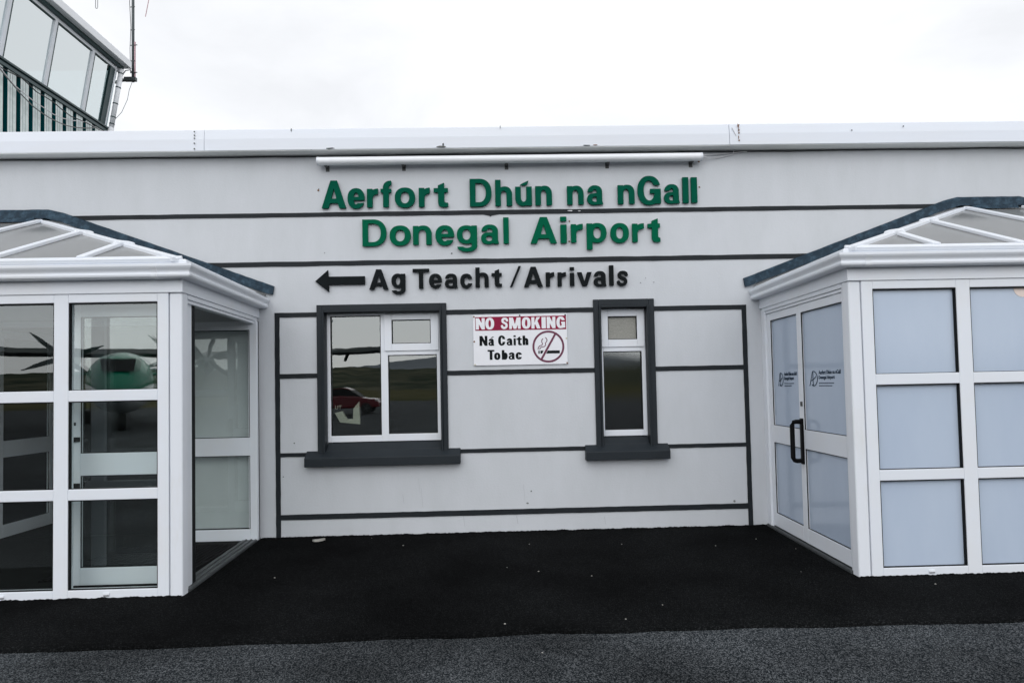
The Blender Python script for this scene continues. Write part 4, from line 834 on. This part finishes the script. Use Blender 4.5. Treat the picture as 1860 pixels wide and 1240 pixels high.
am = thing('antenna_mast', 'dark steel antenna mast clamped to the corner of the tower cab', 'antenna', (-8.997, 10.200, 9.257))
MB().tube([(-8.997, 10.200, 9.257), (-8.997, 10.200, 10.744), (-8.997, 10.200, 13.081)], .034, 10).build('pole', M['mast'], am, smooth=True)
bk = MB().tube([(-9.666, 10.625, 9.448), (-9.326, 10.327, 9.363), (-8.997, 10.200, 9.321)], .040, 8).tube([(-9.507, 10.519, 9.470), (-9.241, 10.306, 9.597), (-9.082, 10.221, 9.576), (-8.997, 10.200, 9.448)], .012, 6)
bk.box(-9.20, -8.92, 10.15, 10.25, 9.28, 9.37).build('bracket', M['mast'], am)
MB().tube([(-8.949, 10.200, 9.321), (-8.949, 10.200, 10.277)], .018, 8).build('whip', M['pink'], am)
k = MB()
for z in (10.19, 9.49, 11.17, 9.79, 10.58): k.tube([(-9.06, 10.2, z), (-8.88 if z in (10.19, 9.49) else -8.94, 10.17, z - .004)], .011, 6)
k.build('clamp', M['galv'], am)
MB().tube([(-9.050, 10.179, 9.470), (-9.061, 10.179, 10.107), (-9.039, 10.179, 10.638), (-9.071, 10.179, 11.275), (-9.029, 10.179, 12.019)], .008, 6).build('feed_cable', M['cable_dark'], am)
MB().tube([(-10.197, 10.200, 12.338), (-8.285, 10.200, 12.338)], .020, 8).build('cross_arm', M['mast'], am)
MB().tube([(-8.689, 10.200, 10.925), (-8.561, 10.200, 11.594), (-8.423, 10.200, 12.338)], .010, 6).build('whip', M['pink'], am)
MB().tube([(-9.926, 10.200, 12.338), (-9.926, 10.200, 11.169), (-9.916, 10.200, 11.143), (-9.884, 10.200, 11.143), (-9.873, 10.200, 11.169), (-9.873, 10.200, 12.338)], .009, 6).build('dipole', M['cable'], am)
MB().tube([(-9.018, 10.200, 9.257), (-9.093, 10.200, 9.045), (-9.135, 10.200, 8.811), (-9.305, 10.253, 8.514), (-9.549, 10.306, 8.301), (-9.900, 10.625, 8.110)], .006, 6).build('feed_cable', M['cable'], am)

# ------------------------------------------------------------------ loose chips on the tarmac
for i, (x, y_, r_) in enumerate([(a_, b_, c_ * .5) for a_, b_, c_ in CHIPS]):
    n = 6; a0 = random.random()
    rg = [[(x + r_ * q * math.cos(a0 + 2 * math.pi * k / n) * random.uniform(.8, 1.2), y_ + r_ * q * math.sin(a0 + 2 * math.pi * k / n) * random.uniform(.7, 1.1), z) for k in range(n)] for q, z in ((.9, 0.0), (1.0, r_ * .35), (.45, r_ * .75))]
    tag(MB().loft(rg).build('stone_chip', M['stone']), 'tiny pale stone chip lying loose on the black tarmac', 'stone', 'stone chips on the tarmac')
lf = MB().prism([(-.055, -.01), (-.02, .012), (.02, .03), (.055, .022), (.04, -.004), (.01, -.022), (-.03, -.026)], lambda a, b: (-1.76 + a, -.185 + b * 1.6, .001), lambda a, b: (-1.76 + a, -.185 + b * 1.6, .012 + abs(a) * .12))
tag(lf.build('paper_scrap', M['stone']), 'pale crumpled scrap lying on the tarmac below the wide window', 'litter')

# ------------------------------------------------------------------ card inside the wide window
cd = MB(); n0 = .16
cd.prism([(-1.675, 1.215), (-1.60, 1.232), (-1.55, 1.150), (-1.49, 1.150), (-1.485, 1.255), (-1.428, 1.325), (-1.418, 1.095), (-1.62, 1.118)], lambda a, b: (a, n0, b), lambda a, b: (a, n0 + .03 + (b - 1.1) * .12, b))
cdo = tag(cd.build('folded_card', M['cream']), 'cream folded card standing inside the left light of the wide window', 'card')
letters('lettering', 'UT', .01, ((-1.672, -1.605, 1.252, 1.292), lambda u, v, d: (u, .165 - d, v)), M['cream'], cdo, .004)

# ------------------------------------------------------------------ across the apron (seen mirrored in the glass)
AX = -20.3
ap = thing('parked_aircraft', 'green and white turboprop airliner parked on the apron facing the terminal', 'aircraft', (AX, -30, 0))
def ring(y_, zc, rx, rz, n=24): return [(AX + rx * math.cos(2 * math.pi * k / n), y_, zc + rz * math.sin(2 * math.pi * k / n)) for k in range(n)]
FZ = 2.35
secs = [(-19.2, FZ - .5, .06, .06), (-19.5, FZ - .45, .45, .42), (-20.3, FZ - .25, .95, .9), (-21.4, FZ - .06, 1.30, 1.28), (-23, FZ, 1.43, 1.43), (-38, FZ, 1.43, 1.43), (-42, FZ + .35, 1.0, 1.05), (-46, FZ + .85, .25, .35)]
MB().loft([ring(*q) for q in secs]).build('fuselage', M['jet_green'], ap, smooth=True)
MB().loft([[(AX + rx * 1.012 * math.cos(-math.pi * k / 12), q, zc - .12 + rz * 1.012 * math.sin(-math.pi * k / 12)) for k in range(13)] for q, zc, rx, rz in secs[1:-1]], cap=False).build('belly', M['jet_white'], ap, smooth=True)
MB().add([(AX - .62, -19.90, FZ + .40), (AX + .62, -19.90, FZ + .40), (AX + .70, -20.75, FZ + 1.02), (AX - .70, -20.75, FZ + 1.02)], [(0, 1, 2, 3)]).build('windscreen', M['gasket'], ap)
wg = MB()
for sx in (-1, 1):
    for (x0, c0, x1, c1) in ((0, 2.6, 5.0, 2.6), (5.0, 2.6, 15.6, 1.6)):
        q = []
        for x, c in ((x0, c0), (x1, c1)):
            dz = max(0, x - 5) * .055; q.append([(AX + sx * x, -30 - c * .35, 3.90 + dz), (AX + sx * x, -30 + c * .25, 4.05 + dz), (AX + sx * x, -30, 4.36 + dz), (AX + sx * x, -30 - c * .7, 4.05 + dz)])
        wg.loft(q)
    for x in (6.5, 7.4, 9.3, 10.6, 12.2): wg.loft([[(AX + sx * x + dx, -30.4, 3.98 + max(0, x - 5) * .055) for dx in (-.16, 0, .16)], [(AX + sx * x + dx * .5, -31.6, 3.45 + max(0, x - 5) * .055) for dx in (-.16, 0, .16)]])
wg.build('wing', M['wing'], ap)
for sx in (-1, 1):
    ex = AX + sx * 2.7
    en = MB().loft([[(ex + rx * math.cos(2 * math.pi * k / 16), y_, zc + rz * math.sin(2 * math.pi * k / 16)) for k in range(16)] for y_, zc, rx, rz in ((-27.2, 3.72, .12, .12), (-27.6, 3.70, .40, .42), (-28.6, 3.62, .52, .68), (-31, 3.75, .5, .6), (-33.5, 3.95, .15, .2))]).build('engine', M['jet_white'], ap, smooth=True)
    pr_ = MB()
    for b in range(6):
        a = math.pi / 3 * b + .35; u = Vector((math.cos(a), 0, math.sin(a))); v = Vector((-math.sin(a), 0, math.cos(a))); c = Vector((ex, -27.35, 3.72))
        pr_.loft([[tuple(c + u * rr + v * wd * q + Vector((0, wd * q * .5, 0))) for q in (-1, 0, 1)] + [tuple(c + u * rr + v * wd * q + Vector((0, wd * q * .5 + .03, 0))) for q in (1, 0, -1)] for rr, wd in ((.15, .05), (.6, .13), (1.3, .11), (1.95, .015))])
    pr_.build('propeller', M['prop'], en)
MB().loft([[(AX - t, -41.5, FZ + 1.0), (AX + t, -41.5, FZ + 1.0), (AX + t, -46, FZ + 1.0), (AX - t, -46, FZ + 1.0)] for t in (.2,)] + [[(AX - .1, -44.2, 5.2), (AX + .1, -44.2, 5.2), (AX + .1, -46.6, 5.2), (AX - .1, -46.6, 5.2)]]).build('tail_fin', M['jet_green'], ap)
MB().box(AX - 3.6, AX + 3.6, -46.4, -44.7, 3.2, 3.35).build('tailplane', M['jet_green'], ap, bevel=.05)
for x, y_ in ((AX, -21.2), (AX - 2.0, -31.3), (AX + 2.0, -31.3)):
    MB().tube([(x - .28, y_, .42), (x + .28, y_, .42)], .42, 18).tube([(x, y_, .42), (x, y_, 1.5)], .07, 8).build('landing_gear', M['tyre'], ap)

ap.location = (-18.4, -30.9, 0); ap.rotation_euler = (0, 0, math.radians(-27)); ap.scale = (.85, .85, .85)
CX, CY = -9.0, -33.8
car = thing('parked_car', 'red hatchback car parked side-on at the far edge of the apron', 'car', (CX, CY, 0))
side = [(-2.0, .35), (-2.05, .75), (-1.95, 1.0), (-1.2, 1.06), (-.2, 1.05), (.85, 1.0), (1.75, .86), (2.02, .68), (2.05, .36)]
MB().prism(side, lambda a, b: (CX + a, CY - .86, b), lambda a, b: (CX + a, CY + .86, b)).build('body', M['red'], car, bevel=.07, seg=3)
cab_ = [(-1.85, 1.0), (-1.5, 1.47), (-.1, 1.52), (.35, 1.42), (1.0, 1.0)]
MB().loft([[(CX + a * .96, CY - .62 if b > 1.2 else CY - .80, b) for a, b in cab_], [(CX + a * .96, CY + .62 if b > 1.2 else CY + .80, b) for a, b in cab_]]).build('window', M['gasket'], car, bevel=.04)
MB().prism([(-1.5, 1.46), (-.1, 1.515), (.33, 1.42), (.3, 1.47), (-.1, 1.56), (-1.5, 1.51)], lambda a, b: (CX + a, CY - .64, b), lambda a, b: (CX + a, CY + .64, b)).build('roof', M['red'], car)
for a in (-1.3, 1.28):
    for sy in (-1, 1):
        wh = MB().tube([(CX + a, CY + sy * .70, .33), (CX + a, CY + sy * .89, .33)], .33, 20).build('wheel', M['tyre'], car)
        rm = MB().tube([(CX + a, CY + sy * .885, .33), (CX + a, CY + sy * .90, .33)], .08, 10)
        for k in range(5): rm.beam((CX + a, CY + sy * .892, .33), (CX + a + .21 * math.cos(k * 1.257), CY + sy * .892, .33 + .21 * math.sin(k * 1.257)), .06, -.006, .006, (0, sy, 0))
        rm.build('rim', M['alu'], wh)
for sy in (-1, 1): MB().box(CX + 1.72, CX + 1.97, CY + sy * .70 - .15, CY + sy * .70 + .15, .70, .83).build('headlight', M['lamp'], car, bevel=.03)

def ridge_mesh(y0, y1, x0, x1, hf, nx, ny):
    vs = []; fs = []
    for j in range(ny + 1):
        for i in range(nx + 1):
            x = x0 + (x1 - x0) * i / nx; y_ = y0 + (y1 - y0) * j / ny; e = math.sin(math.pi * min(1, j / ny * .62)); vs.append((x, y_, -1 + hf(x, y_) * e))
    for j in range(ny):
        for i in range(nx): k = j * (nx + 1) + i; fs.append((k, k + 1, k + nx + 2, k + nx + 1))
    return MB().add(vs, fs)
structure(ridge_mesh(-700, -1700, -3000, 3000, lambda x, y_: 44 + 26 * noise.noise((x / 420, y_ / 700, 1)) + 10 * noise.noise((x / 120, y_ / 200, 4)), 120, 12).build('hills', M['hill'], smooth=True))
structure(ridge_mesh(-3200, -5600, -7000, 7000, lambda x, y_: 170 + 190 * noise.noise((x / 1700 + 3.2, y_ / 3000, 7)) + (120 * math.exp(-((x - 200) / 900) ** 2)), 90, 10).build('mountain', M['hill_far'], smooth=True))
